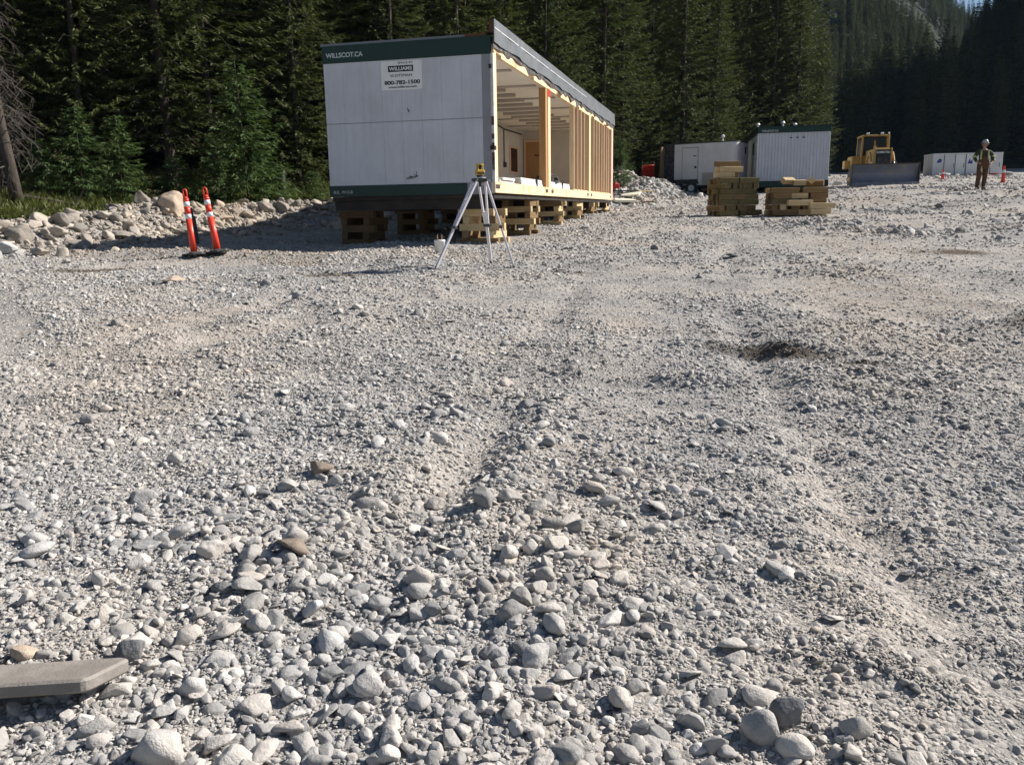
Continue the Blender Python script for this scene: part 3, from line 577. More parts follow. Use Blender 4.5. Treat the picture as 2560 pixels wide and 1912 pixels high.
# ================================================================== STONES
big_pts = []           # (x, y, size, proto, rx, ry, rz, embed, label, group)
FG = 'loose cobbles in the foreground'; BG = 'rocks of the bank on the left'
NAMED = [(400, 1900, .165, 0, .95, 'large rounded cream cobble at the bottom edge, biggest stone in the foreground'), (925, 1735, .105, 2, .95, 'round speckled cobble standing alone above the bottom edge'), (560, 1482, .115, 5, .7, 'smooth dark grey cobble left of centre in the foreground'),
         (605, 1475, .10, 1, .6, 'beige angular cobble touching the smooth dark grey one'), (800, 1185, .155, 3, 1.05, 'brown angular slab standing on edge left of centre'), (735, 1380, .15, 8, .8, 'brown grey angular rock below the standing brown slab'), (1970, 1800, .125, 7, .9, 'round dark cobble at lower right edge of the coarse stones'),
         (1905, 1835, .12, 2, 1.1, 'tall grey cobble beside the round dark one at lower right'), (485, 1735, .10, 0, .8, 'whitish rounded cobble right of the steel bar tip'), (420, 1785, .095, 6, .7, 'beige tilted cobble right of the steel bar, below the whitish one'),
         (60, 1645, .105, 1, .8, 'pink blocky cobble just behind the steel bar'), (330, 1650, .12, 7, .9, 'dark grey rock sticking out behind the tip of the steel bar'), (540, 1870, .13, 3, .8, 'grey triangular cobble right of the big cream one'), (90, 1385, .17, 5, .5, 'long flat pale cobble near the left edge'),
         (90, 1360, .13, 0, .6, 'flat pale cobble resting behind the long flat one near the left edge'), (440, 1158, .10, 0, .8, 'white rounded cobble alone on finer gravel at left'), (230, 1060, .15, 4, .8, 'largest beige cobble of the heap at middle left'), (1050, 1460, .12, 0, .8, 'rounded pale cobble left of centre among dark small stones'),
         (2075, 1550, .11, 3, .4, 'flat pale stone on the finer gravel at lower right'), (1560, 1190, .12, 5, .7, 'grey rounded rock right of centre at mid distance'), (1640, 1270, .11, 8, .6, 'grey slab beside the rounded rock right of centre'), (1420, 1690, .11, 6, .6, 'rough pinkish cobble in lower centre'),
         (1830, 1620, .12, 9, .5, 'broad beige cobble in the lower right coarse stones'), (440, 705, .34, 6, .5, 'lone tan rock on the gravel in front of the orange posts'), (390, 712, .16, 3, .7, 'small dark rock left of the lone tan rock'), (665, 715, .16, 0, .8, 'small white rock on the gravel behind a dark lump'),
         (1637, 625, .17, 2, .8, 'small dark rock on bare gravel right of the open trailer'), (1830, 642, .22, 5, .4, 'flat dark stone on bare gravel below the timber stacks'), (2345, 520, .34, 2, .7, 'dark rock with a lit right end on the gravel in front of the worker'), (1622, 430, 1.15, 4, .8, 'big grey boulder on the heap left of the cargo trailer'),
         (430, 533, .62, 3, 1.1, 'tan slab boulder standing behind the left orange post'), (560, 553, .5, 1, .7, 'sand coloured boulder right of the right orange post'), (310, 595, .75, 5, .45, 'long low grey boulder left of the orange posts'), (48, 605, .45, 3, .9, 'grey angular boulder near the left edge of the bank'),
         (15, 635, .42, 8, .8, 'pale grey block at the left edge of the picture'), (145, 590, .40, 0, .7, 'white rounded boulder on the left bank'), (95, 640, .4, 1, .8, 'white faceted boulder at the foot of the left bank'), (620, 545, .5, 5, .7, 'long white boulder of the bank, left of the open trailer'), (655, 530, .45, 2, .8, 'round white boulder at the top of the bank left of the open trailer')]
def rock(name, me, x, y, s, flat, emb, label, cat, group, rz=None, tilt=.25):
    o = link(name, me); o.location = (x, y, hz(x, y) + s * .5 * flat * (.62 - emb)); o.scale = (s, s, s * flat / (.85 if me in ROCKS else .6))
    o.rotation_euler = (random.uniform(-tilt, tilt), random.uniform(-tilt, tilt), random.uniform(0, 6.28) if rz is None else rz); return tag(o, label, cat, group)
taken = []
for (ppx, ppy, s, k, fl, l) in NAMED:
    p = ground_at(ppx, ppy); ob_ = rock('boulder' if s > .3 else 'cobble', ROCKS[k % 8] if s > .3 or fl > 1.2 else STONES[k], p.x, p.y, s, fl * .8, .1, l, 'boulder' if s > .3 else 'stone', BG if s > .3 else FG, random.uniform(-.5, .5)); taken.append((p.x, p.y, s))
    if (ppx, ppy) in TINT: ob_.data = ob_.data.copy(); ob_.data.materials.clear(); ob_.data.materials.append(TINT[(ppx, ppy)])
n_r = 0
bk = list(np.linspace(0, 1, 2))
for it in range(2000):                                   # rocks of the bank
    if n_r >= 95: break
    seg = random.random() ** .8 * 5.0; i = 1 + int(min(seg, 4.99)); fr = seg - int(seg); i = min(i, 6)
    x = BX[i] + (BX[i + 1] - BX[i]) * fr + random.gauss(.15, .65); y = BY[i] + (BY[i + 1] - BY[i]) * fr + random.gauss(-.35, .6)
    if y > 26.5 or not in_view(x, y, -.2): continue
    s = min(.46, .13 * random.paretovariate(2.2))
    if any((a - x) ** 2 + (b - y) ** 2 < (.36 * (s + q)) ** 2 for a, b, q in taken): continue
    taken.append((x, y, s)); n_r += 1
    rock('boulder', random.choice(ROCKS), x, y, s, random.uniform(.5, .9), .05, 'pale limestone rock among the heaped rocks of the left bank', 'boulder', BG)
n_c = 0
def coarse(x, y):                                        # where the ground is strewn with large cobbles
    rt = x / np.maximum(y, .5) - .22 * fbm(x * 1.2, y * 1.2, 15)
    c = sstep(.42, .02, rt) * sstep(7.0, 3.2, y + 1.6 * fbm(x * .8, y * .8, 17)); c = np.maximum(c, sstep(.62, .36, rt) * sstep(2.75, 2.2, y))
    c = c * (.45 + .55 * sstep(.3, .5, vnoise(x * 1.3, y * 1.3, 29)))
    c = np.maximum(c, .7 * sstep(.05, .3, fbm(x * .55, y * .55, 19)) * sstep(14, 6, y) * sstep(2.5, -.5, x))
    return np.clip(c, 0, 1)
for it in range(30000):
    if n_c >= 165: break
    y = 1.75 + 2.9 * random.random() ** 1.3; x = random.uniform(-.64, .64) * y
    if random.random() > float(coarse(np.array(x), np.array(y))) + .06: continue
    s = min(.12, .047 * random.paretovariate(2.8)); s = max(s, .014 * y)
    if any((a - x) ** 2 + (b - y) ** 2 < (.40 * (s + q)) ** 2 for a, b, q in taken): continue
    taken.append((x, y, s)); n_c += 1
    rock('cobble', random.choice(STONES + ROCKS), x, y, s, random.uniform(.45, .8), .2, 'loose pale cobble lying among smaller stones in the foreground', 'stone', FG, None, .5)
PT, RT, SC, PI = [], [], [], []
Y0 = 1.35
def add_stones(x, y, s, ids, emb, tilt):
    n = len(x); z = height(x, y); fl = RNG.uniform(.55, 1.15, n)
    z = z + s * .5 * .6 * fl * (RNG.uniform(.05, .75, n) - emb)
    PT.append(np.stack([x, y, z], 1)); RT.append(np.stack([RNG.normal(0, tilt, n), RNG.normal(0, tilt, n), RNG.uniform(0, 6.28, n)], 1)); SC.append(np.stack([s, s * RNG.uniform(.75, 1.1, n), s * fl], 1)); PI.append(ids)
y = Y0; TK = np.array(taken)
while y < 62:
    y1 = y * 1.12; smin = max(.0095, .0034 * y); wdt = 1.3 * y + 1.6; area = wdt * (y1 - y)
    for mult in (1.0, 1.6, 2.6, 4.2, 6.8, 11.0):
        s0 = smin * mult
        if s0 > (.15 if y < 20 else .3): break
        cover = {1.0: .34, 1.6: .40, 2.6: .48, 4.2: .50, 6.8: .50, 11.0: .34}[mult]
        n = int(area * cover / (s0 * s0 * .62)); x = RNG.uniform(-wdt / 2, wdt / 2, n); yy = RNG.uniform(y, y1, n); s = s0 * RNG.uniform(.8, 1.35, n)
        cs = coarse(x, yy)
        patch = vnoise(x * .5, yy * .5, 21) * .6 + vnoise(x * 1.7, yy * 1.7, 23) * .4
        lim = (.018 + .011 * np.sqrt(yy)) * (0.55 + 1.5 * patch ** 2)
        lg = s / (1 + .05 * yy)
        pr = np.where(lg < .026, .5 + .5 * sstep(.25, .6, patch), np.where(lg < .055, .55 + .45 * np.maximum(cs, sstep(.5, .75, patch) * .75), .015 + (.90 * cs + .12 * sstep(.62, .8, patch)) * (.22 + .78 * sstep(4.4, 2.7, yy))))
        pk = packed(x, yy); pr = pr * np.where(s < .0042 * yy + .006, 1 - .6 * pk, 1 - .9 * pk)
        ok = RNG.random(n) < pr
        ok &= (yy < edge(x) - 1.5)
        x, yy, s = x[ok], yy[ok], s[ok]
        if len(x): add_stones(x, yy, s, RNG.integers(0, 10, len(x)) if mult > 2 else RNG.integers(10, 18, len(x)), .20 + .18 * (1 - coarse(x, yy)) + .22 * packed(x, yy), .33)
    y = y1
# rubble of the bank and of the heap right of the trailer
m = 9500; tpar = RNG.uniform(1, 8.99, m); ii = tpar.astype(int); fr = tpar - ii; BXa, BYa = np.array(BX), np.array(BY)
x = BXa[ii] + (BXa[ii + 1 - (ii == 9)] - BXa[ii]) * fr + RNG.normal(.1, .8, m); yy = BYa[ii] + (BYa[ii + 1 - (ii == 9)] - BYa[ii]) * fr + RNG.normal(-.5, .8, m)
s = .07 * (1 + RNG.pareto(2.4, m)); s = np.minimum(s, .42); add_stones(x, yy, s, RNG.integers(0, 10, m), .1, .45)
m = 1500; x = RNG.normal(6.1, 1.3, m); yy = RNG.normal(44.4, 1.6, m); s = np.minimum(.10 * (1 + RNG.pareto(2.6, m)), .5); add_stones(x, yy, s, RNG.integers(0, 10, m), .1, .45)
m = 1600; x = RNG.uniform(16, 58, m); yy = 47 + RNG.random(m) ** 1.3 * 48; s = np.minimum(.11 * (1 + RNG.pareto(2.2, m)), .8); ok = (np.abs(x / yy) < .66) & (fbm(x * .12, yy * .12, 5) > -.05); add_stones(x[ok], yy[ok], s[ok], RNG.integers(0, 10, ok.sum()), .15, .4)
for (pa, pb, m) in (((1960, 556), (2560, 592), 420), ((2080, 518), (2560, 545), 260), ((2250, 470), (2560, 478), 200), ((700, 720), (420, 715), 60)):
    small = pa[0] == 700
    a_, b_ = ground_at(*pa), ground_at(*pb); u = RNG.random(m); x = a_.x + (b_.x - a_.x) * u + RNG.normal(0, .35, m); yy = a_.y + (b_.y - a_.y) * u + RNG.normal(0, .8, m) + .6 * np.sin(u * 11); s = np.minimum(.08 * (1 + RNG.pareto(2.6, m)), .30) * (.4 if small else 1); add_stones(x, yy, s, RNG.integers(0, 10, m), .1, .45)
PT = np.concatenate(PT); RT = np.concatenate(RT); SC = np.concatenate(SC); PI = np.concatenate(PI)
print('stones', len(PT))
scatter('gravel', PT, RT, SC, PI, C_STONE, 'grey gravel and broken stone covering the site', 'gravel')

# ================================================================== OPEN OFFICE TRAILER
TY = rad(14.525); TO = (-0.294, 17.025, 1.960); TW, TL, TH = 3.527, 17.2, 2.93
T = empty('office_trailer', TO, -TY, 'half of a white office trailer with one long side open to its wooden framing', 'office trailer')
def TP(x, y, z): return T_M @ Vector((x, y, z))
T_M = Matrix.Translation(TO) @ Matrix.Rotation(-TY, 4, 'Z')
# end wall facing the camera: siding sheets in two rows
ew = MB().box(-TW, -.06, .03, .10, 0.0, TH - .02).build('end_wall', M_WHITE, T)
cols = np.linspace(-TW, -.20, 9)
for r_, (z0, z1) in enumerate([(.205, 1.425), (1.437, 2.60)]):
    for i in range(8):
        MB().box(cols[i] + .0011, cols[i + 1] - .0011, .0 + .0008 * ((i + r_) % 2), .03, z0, z1).build('siding_panel', M_WHITE, ew, .0006)
MB().box(-.198, -.004, .004, .03, .26, 2.60).build('siding_panel', M_WHITE2, ew)['label'] = 'darker strip of siding at the open corner'
MB().box(-.55, -.004, .006, .03, -.02, .20).build('siding_panel', M_WHITE2, ew)['label'] = 'grey patch at the lower open corner'
MB().box(-TW, -.004, -.005, .012, 1.424, 1.438).build('joint_strip', M_WHITE2, ew)
tb = MB().box(-TW - .012, -.004, -.016, .03, 2.602, TH).build('top_trim', M_GREEN, T, .004)
bb = MB().box(-TW - .012, -.552, -.016, .03, -.02, .203).build('bottom_trim', M_GREEN, T, .004)
FRONT = Matrix.Rotation(math.pi / 2, 4, 'X')
def front(x, z, y=-.019): return Matrix.Translation((x, y, z)) @ FRONT
text('lettering', 'WILLSCOT.CA', .125, M_GREYPRINT, tb, front(-3.45, 2.705), .003, .80)
text('lettering', 'BUL. 19112-B', .085, M_GREYPRINT, bb, front(-3.44, .045), .0, .42)
sg = MB().box(-2.28, -1.42, -.008, .0, 2.03, 2.575).build('sign_panel', M_WHITEB, T)
text('lettering', 'SPACE BY', .052, M_INK, sg, front(-1.92, 2.515, -.0105), 0, .32)
lb = MB().box(-2.13, -1.60, -.011, -.004, 2.37, 2.485).build('sign_band', M_INK, sg)
text('lettering', 'WILLIAMS', .095, M_WHITEB, lb, front(-2.105, 2.395, -.0135), .002, .48)
text('lettering', 'SCOTSMAN', .070, M_INK, sg, front(-2.09, 2.275, -.0105), 0, .46)
text('lettering', '800-782-1500', .098, M_INK, sg, front(-2.215, 2.135, -.0105), .003, .75)
text('lettering', 'www.willscot.com', .056, M_INK, sg, front(-2.135, 2.065, -.0105), .001, .60)
MB().tube([(-1.75, -.002, 1.66), (-1.735, -.03, 1.65), (-1.72, -.004, 1.60)], .008, 6).build('hook', M_STEEL_D, T)
s_ = MB()
for k in range(7): s_.bar((-1.66 + random.gauss(0, .05), -.003, .36 + random.gauss(0, .015)), (-1.66 + random.gauss(0, .10), -.003, .36 + random.gauss(0, .04)), .004, .012)
s_.build('scuff_mark', M_DGREY, T)
# long left wall, far end wall, roof, floor
MB().box(-TW, -TW + .10, .10, TL, 0, TH - .02).build('long_wall', M_WHITE, T)
MB().box(-TW + .10, 0, TL - .10, TL, 0, 2.74).build('far_end_wall', M_WALLI, T)
MB().box(-TW - .05, -.10, .02, TL + .04, TH + .002, TH + .05).build('roof', M_MEMBRANE, T)
MB().box(-TW + .11, -.14, .11, TL - .12, .19, .225).build('floor', M_FLOORI, T)
MB().box(-TW + .11, -.06, .11, TL - .12, 2.66, 2.70).build('ceiling', M_CEIL, T)
MB().box(-TW + .10, -TW + .13, .12, TL - .12, .23, 2.655).build('interior_wall', M_WALLI, T)
MB().box(-TW + .14, -.12, TL - .60, TL - .52, .23, 2.655).build('partition_wall', M_WALLI, T)
# ceiling battens (full width) and light fittings
for y in (2.2, 4.6, 7.0, 9.4, 11.8, 14.2): MB().box(-TW + .14, -.2, y, y + .16, 2.625, 2.658).build('ceiling_batten', M_BATTEN, T)
for k in range(13):
    y = 2.9 + k * 1.02
    f = MB().box(-2.45, -1.05, y, y + .13, 2.575, 2.657).build('light_fitting', M_BATTEN, T, .01); MB().box(-2.40, -1.10, y + .02, y + .11, 2.555, 2.574).build('diffuser', M_CEIL, f)
# door, window, conduit and box inside
dr = MB().box(-3.28, -2.35, TL - .645, TL - .602, .23, 2.25).build('door', M_DOOR, T, .004)
MB().box(-2.93, -2.68, TL - .655, TL - .646, 1.72, 1.77).build('door_sign', M_INK, dr); MB().tube([(-2.43, TL - .65, 1.15), (-2.43, TL - .72, 1.15)], .03, 8).build('handle', M_ALU, dr)
MB().box(-3.36, -3.285, TL - .65, TL - .602, .23, 2.33).box(-2.345, -2.27, TL - .65, TL - .602, .23, 2.33).box(-3.284, -2.346, TL - .65, TL - .602, 2.252, 2.33).build('door_frame', M_LUMBER_P, T)
wn_ = MB().box(-3.392, -3.36, 14.4, 15.6, 1.0, 2.0).build('window', M_LUMBER_P, T); MB().box(-3.358, -3.352, 14.52, 15.48, 1.08, 1.92).build('pane', M_GLASS_D, wn_)
MB().tube([(-3.37, 13.6, 2.5), (-3.37, 13.6, 1.35)], .02, 6).tube([(-3.37, 12.6, 2.58), (-3.37, 13.6, 2.5), (-3.37, 16.2, 2.52)], .025, 6).build('conduit', M_DGREY, T)
MB().box(-3.39, -3.30, 13.53, 13.68, 1.18, 1.36).build('junction_box', M_DGREY, T, .01)
MB().box(-3.39, -3.34, 11.9, 12.7, .23, 2.2).build('door_casing', M_LUMBER_P, T)
# sill beam, header and posts on the open side
MB().box(-.05, .035, -.01, TL + .02, .0, .215).build('sill_beam', M_LUMBER_Y, T, .006)
hb = []
hh = MB(); ys = np.linspace(0.05, TL, 60)
for a, b in zip(ys[:-1], ys[1:]):
    zt = 2.78 + .02 * math.sin(a * 3.1); lo = 2.60 if (int(a * 1.7) % 5) else 2.66
    hh.box(-.05, .03, a, b + .001, lo, zt)
hh.build('header_beam', M_LUMBER_Y, T)
def post(name, y, w, d=.10, m=M_LUMBER, z0=.216, z1=2.60, x1=.02): return MB().box(x1 - d, x1, y, y + w, z0, z1).build(name, m, T, .004)
post('corner_post', .10, .14, .12, M_LUMBER, .216, 2.76, .025)
MB().box(-.03, .03, -.012, .098, .0, 2.62).build('torn_sheathing', M_PALE, T, .006)
for k in range(9):
    z = random.uniform(.1, 1.5); MB().box(-.02, .034, -.024, -.012, z, z + random.uniform(.05, .2)).build('torn_chip', M_RUST if k % 3 else M_PALE, T)
MB().box(-.055, .045, -.035, .09, .82, .90).build('hinge_block', M_STEEL_D, T, .01); MB().box(-.055, .0, -.035, -.017, 2.33, 2.41).build('hinge_block', M_STEEL_D, T, .01)
pm = post('main_post', 5.05, .28, .16, M_LUMBER, .0, 2.62, .04); MB().box(.041, .048, 5.06, 5.30, 2.42, 2.60).build('red_mark', M_RED, pm)
MB().box(-.15, .02, 4.83, 5.048, .216, 2.60).build('jamb_plank', M_DOOR, T, .004)
studs = [8.8, 9.42, 10.04, 10.66, 12.55, 13.15, 13.75, 14.35, 14.95, 15.55, 16.1]
for i, y in enumerate(studs): post('stud', y, .045, .14, [M_LUMBER, M_LUMBER_P, M_LUMBER, M_LUMBER_P][i % 4])
post('main_post', 11.45, .30, .16, M_LUMBER, .0, 2.62, .04); post('corner_post', 16.75, .42, .16, M_LUMBER_P, .0, 2.70, .04)
for y in (.02, 4.72, 5.42, 11.10, 11.85, 16.5): MB().box(.036, .044, y, y + (.28 if y < 1 else .24), .085, .165).build('bracket_plate', M_BRACKET, T)
MB().box(-.14, .0, 8.78, 11.44, .216, .255).build('bottom_plate', M_LUMBER, T); MB().box(-.14, .0, 11.76, 16.74, .216, .255).build('bottom_plate', M_LUMBER, T)
# roof edge: raised ridge board wrapped in membrane, torn black strip under it
def strip(name, mat, zlo, zhi, x0, jlo, jhi, n=70, th=.012):
    v = []; f = []; ys = np.linspace(-.03, TL + .08, n)
    for y in ys:
        a = zlo + jlo * (vnoise(np.array(y * 2.7), np.array(zlo * 9.), 3) - .5) * 2; b = zhi + jhi * math.sin(y * 1.3)
        xo = .02 * math.sin(y * 4.1) * (1 if jlo > .02 else .3)
        v += [(x0 + xo, y, float(a)), (x0, y, float(b)), (x0 - th, y, float(b)), (x0 + xo - th, y, float(a))]
    for i in range(n - 1):
        for k in range(4): f.append((i * 4 + k, i * 4 + (k + 1) % 4, (i + 1) * 4 + (k + 1) % 4, (i + 1) * 4 + k))
    f += [(3, 2, 1, 0), tuple((n - 1) * 4 + k for k in range(4))]
    return MB().add(v, f).build(name, mat, T, 0, False)
strip('torn_membrane', M_TORN, 2.70, 2.86, .05, .075, .0, 110)
ms = strip('roof_edge_membrane', M_MEMBRANE, 2.80, 3.22, .075, .035, .004, 90)
sm = MB(); sm.box(.076, .082, -.02, TL * .62, 3.055, 3.07); sm.build('seam', M_WHITEB, ms)
MB().box(-.035, .058, -.028, TL + .06, TH + .052, 3.20).build('ridge_board', M_RUST, T)
MB().box(-.52, -.101, -.022, .035, TH + .001, TH + .05).build('corner_flashing', M_RUST, T)
# chassis below
MB().box(-TW + .02, -.02, .05, TL, -.10, -.021).build('floor_joists', M_STEEL_D, T)
for x in (-TW + 1.05, -1.1): MB().box(x - .06, x + .06, .12, TL - .1, -.32, -.101).build('chassis_beam', M_STEEL_D, T)
for y in (.10, 4.0, 8.0, 12.0, 16.0): MB().box(-TW + .05, -.05, y, y + .09, -.30, -.104).build('cross_beam', M_STEEL_D, T)

# loose things on the trailer floor (resting on the sill)
def onT(name, mb, mat, label, cat, group=None, bevel=0.):
    me = mb.mesh(name, mat, bevel); me.transform(Matrix.Rotation(-TY, 4, 'Z')); o = link(name, me); o.location = TO; return tag(o, label, cat, group)
for i, (y0, y1, n_, l) in enumerate([(.75, 2.1, 2, 'short white panel bundle on the trailer floor beside the front corner post'), (2.55, 5.0, 3, 'white panel bundle on the trailer floor left of the main post'), (5.5, 8.6, 3, 'long white panel bundle on the trailer floor right of the main post')]):
    b = empty('panel_bundle', TP(0, 0, 0), -TY, l, 'panel bundle', 'white panel bundles')
    for k in range(n_): MB().box(-.62 + .02 * k, -.07 + random.uniform(-.02, .02), y0 + random.uniform(0, .15), y1 - random.uniform(0, .2), .228 + k * .052, .276 + k * .052).build('panel', M_WHITEB, b, .004)
    if i: MB().box(-.63, -.035, (y0 + y1) / 2 + .3, (y0 + y1) / 2 + .36, .227, .232 + n_ * .052).build('strap', M_DGREY, b)
def crumple(n, seed, sx, sy, sz):
    r = np.random.default_rng(seed); bm = bmesh.new(); bmesh.ops.create_icosphere(bm, subdivisions=4, radius=1)
    for v in bm.verts:
        p = np.array(v.co); q = 1 + .28 * math.sin(p[0] * 4 + 1) * math.sin(p[1] * 5) + .14 * math.sin(p[0] * 11 + p[2] * 9) + .1 * math.sin(p[1] * 17 + p[0] * 7)
        v.co = (p[0] * sx * q, p[1] * sy * q, max(p[2], -.05) * sz * q)
    me = bpy.data.meshes.new(n); bm.to_mesh(me); bm.free(); return me
me = crumple('cloth_heap', 3, .26, .85, .20); me.materials.append(M_TARP); o = link('cloth_heap', me); o.location = TP(-.34, 6.9, .40); o.rotation_euler.z = -TY
tag(o, 'dark crumpled cloth heap on top of the white panels in the open trailer', 'cloth')

# ------------------------------------------------------------------ cribbing under the trailer
TIMB = {m.name: MB().box(-.5, .5, -.07, .07, -.07, .07).mesh('timber', m, .008) for m in (M_TIMBER, M_TIMBER_D, M_TIMBER_G, M_TIMBER_N)}
TT = .14
def timber(parent, M, length, mat=M_TIMBER, th=1.0, w=1.0):
    o = link('timber', TIMB[mat.name], parent); o.matrix_local = M @ Matrix.Diagonal((length, w, th, 1)); return o
ordn = ['front', 'second', 'third', 'fourth', 'fifth', 'rearmost']
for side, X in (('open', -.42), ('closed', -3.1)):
    for i, L in enumerate((.65, 3.85, 7.3, 10.5, 13.4, 16.4)):
        c = TP(X, L, 0); z0 = min(hz(c.x + a, c.y + b) for a in (-.35, .35) for b in (-.35, .35)) - .03; top = TO[2] - (.105 if i else .305)
        b = empty('timber_crib', (c.x, c.y, z0), -TY + random.gauss(0, .05), '%s timber crib under the %s long side of the raised trailer' % (ordn[i], side), 'timber crib', 'timber cribs holding up the trailer')
        H_ = top - z0; n_ = max(2, int(round(H_ / TT))); th = H_ / n_ / TT
        for k in range(n_):
            z = (k + .5) * H_ / n_
            for s in (-1, 1):
                ln = random.uniform(.72, .9); off = s * random.uniform(.24, .30)
                if k % 2 == 0: M = Matrix.Translation((random.gauss(0, .03), off, z)) @ Matrix.Rotation(random.gauss(0, .04), 4, 'Z')
                else: M = Matrix.Translation((off, random.gauss(0, .03), z)) @ Matrix.Rotation(math.pi / 2 + random.gauss(0, .04), 4, 'Z')
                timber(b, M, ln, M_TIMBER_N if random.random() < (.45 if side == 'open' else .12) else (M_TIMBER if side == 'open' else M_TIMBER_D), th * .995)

# ------------------------------------------------------------------ survey tripod with laser level
feet = [ground_at(1086, 676), ground_at(1228, 658), Vector((.07, 13.2, hz(.07, 13.2)))]
ap = Vector((sum(f.x for f in feet) / 3 + .02, sum(f.y for f in feet) / 3, 2.10))
tz = min(f.z for f in feet)
TR = empty('survey_tripod', (ap.x, ap.y, tz), 0, 'aluminium survey tripod standing in front of the open trailer', 'tripod')
def rel(p): return Vector(p) - TR.location
for i, f in enumerate(feet):
    f = f - Vector((0, 0, .02)); d = Vector((f.x - ap.x, f.y - ap.y, 0)).normalized(); top = ap + d * .085 - Vector((0, 0, .03)); sd = d.cross(Vector((0, 0, 1)))
    mid = top.lerp(f, .52)
    lg = MB(); lg.bar(rel(top + sd * .055), rel(mid + sd * .024), .030, .034, d).bar(rel(top - sd * .055), rel(mid - sd * .024), .030, .034, d).bar(rel(top.lerp(f, .04)) - sd * .06, rel(top.lerp(f, .04)) + sd * .06, .02, .03)
    lg = lg.build('leg', M_ALU, TR, .003)
    MB().bar(rel(top.lerp(f, .36)), rel(top.lerp(f, .965)), .046, .032, d).build('lower_leg', M_ALU, lg, .003)
    MB().bar(rel(mid - sd * .05), rel(mid + sd * .05), .05, .05).tube([rel(mid + sd * .05), rel(mid + sd * .09)], .014, 8).build('leg_clamp', M_DGREY, lg, .004)
    MB().tube([rel(top.lerp(f, .95)), rel(f)], [.026, .006], 8).build('foot_spike', M_BLACK, lg)
    MB().tube([rel(top + sd * .07), rel(top - sd * .07)], .030, 8).build('hinge', M_DGREY, TR)
MB().tube([rel(ap + Vector((0, 0, -.045))), rel(ap + Vector((0, 0, .0)))], [.085, .095], 16).tube([rel(ap + Vector((0, 0, -.13))), rel(ap + Vector((0, 0, -.045)))], .02, 8).build('head_plate', M_DGREY, TR)
MB().tube([rel(ap + Vector((0, 0, .001))), rel(ap + Vector((0, 0, .010)))], .09, 16).build('head_top', M_ALU, TR)
LV = empty('laser_level', (ap.x, ap.y, ap.z + .011), rad(20), 'yellow and black rotating laser level on top of the tripod', 'laser level')
MB().tube([(0, 0, 0), (0, 0, .04)], [.055, .06], 12).build('base', M_BLACK, LV)
MB().box(-.075, .075, -.062, .062, .041, .13).build('body', M_YELLOW, LV, .018)
MB().box(-.066, .066, -.07, .07, .055, .085).build('control_panel', M_BLACK, LV, .006)
LV.scale = (.88, .88, .88)
cg = MB()
for a in range(4): cg.tube([(.062 * math.cos(a * 1.571 + .785), .056 * math.sin(a * 1.571 + .785), .125), (.052 * math.cos(a * 1.571 + .785), .05 * math.sin(a * 1.571 + .785), .215)], .011, 6)
cg.tube([(0, 0, .205), (0, 0, .225)], .07, 12); cg.build('rotor_guard', M_YELLOW, LV); MB().tube([(0, 0, .13), (0, 0, .203)], .035, 12).build('rotor', M_BLACK, LV)

# bucket
bp = ground_at(1100, 632); B = empty('bucket', bp - Vector((0, 0, .01)), 0, 'white plastic bucket of stakes on the gravel beside the tripod', 'bucket')
MB().tube([(0, 0, 0), (0, 0, .20), (0, 0, .205), (0, 0, .23), (0, 0, .235), (0, 0, .03)], [.082, .098, .104, .104, .094, .075], 20, True).build('shell', M_WHITEB, B, 0, True)
MB().tube([(.1, 0, .2), (.09, -.07, .12), (0, -.115, .09), (-.09, -.07, .12), (-.1, 0, .2)], .003, 5).build('handle', M_ALU, B)
for k in range(6):
    a = k * 1.05; MB().bar((.04 * math.cos(a), .04 * math.sin(a), .05), (.075 * math.cos(a), .075 * math.sin(a), .29 + .03 * (k % 3)), .012, .02).build('stake', [M_DGREY, M_TIMBER, M_BLACK][k % 3], B)

# ------------------------------------------------------------------ orange delineator posts
def delineator(loc, lean, tilt_y, label, base=True):
    D = empty('delineator_post', loc, random.uniform(-.2, .2), label, 'delineator', 'orange delineator posts'); D.rotation_euler = (tilt_y, lean, D.rotation_euler.z)
    def seg(n, z0, z1, r0, r1, m): MB().tube([(0, 0, z0), (0, 0, z1)], [r0, r1], 20).build(n, m, D, 0, True)
    seg('lower_tube', .03, .62, .058, .054, M_ORANGE); seg('reflective_band', .62, .70, .0545, .0535, M_REFL); seg('middle_tube', .70, .83, .053, .0515, M_ORANGE); seg('reflective_band', .83, .91, .052, .051, M_REFL); seg('upper_tube', .91, .965, .051, .047, M_ORANGE)
    pts = [(-.033, 0, .955)] + [(-.033 * math.cos(a) , 0, 1.09 + .035 * math.sin(a)) for a in np.linspace(0, math.pi, 7)] + [(.033, 0, .955)]
    MB().tube([(0, 0, .96), (0, 0, 1.0)], [.05, .032], 16).tube(pts, .014, 8).build('grab_handle', M_ORANGE, D, 0, True)
    bs = MB(); N = 8; out = [(.21 * math.cos(math.pi / 8 + k * math.pi / 4), .21 * math.sin(math.pi / 8 + k * math.pi / 4)) for k in range(N)]
    bs.prism(out, 2, 0, .035); bs.tube([(0, 0, .035), (0, 0, .06)], [.12, .07], 16); bs.build('base', M_BLACK, D, .006); return D
p1 = ground_at(487, 642); p2 = ground_at(543, 640)
delineator((p1.x, p1.y, p1.z + .02), -rad(5.0), -.02, 'left orange post with two white bands on a black base')
delineator((p2.x + .02, p2.y, p2.z + .03), -rad(8.5), -.02, 'right orange post with two white bands, leaning further left')
p3 = ground_at(492, 610); D3 = empty('marker_post', (p3.x, p3.y, p3.z - .02), 0, 'dark grey post with a blue top behind the two orange posts', 'post'); D3.rotation_euler = (0, -rad(4), .2)
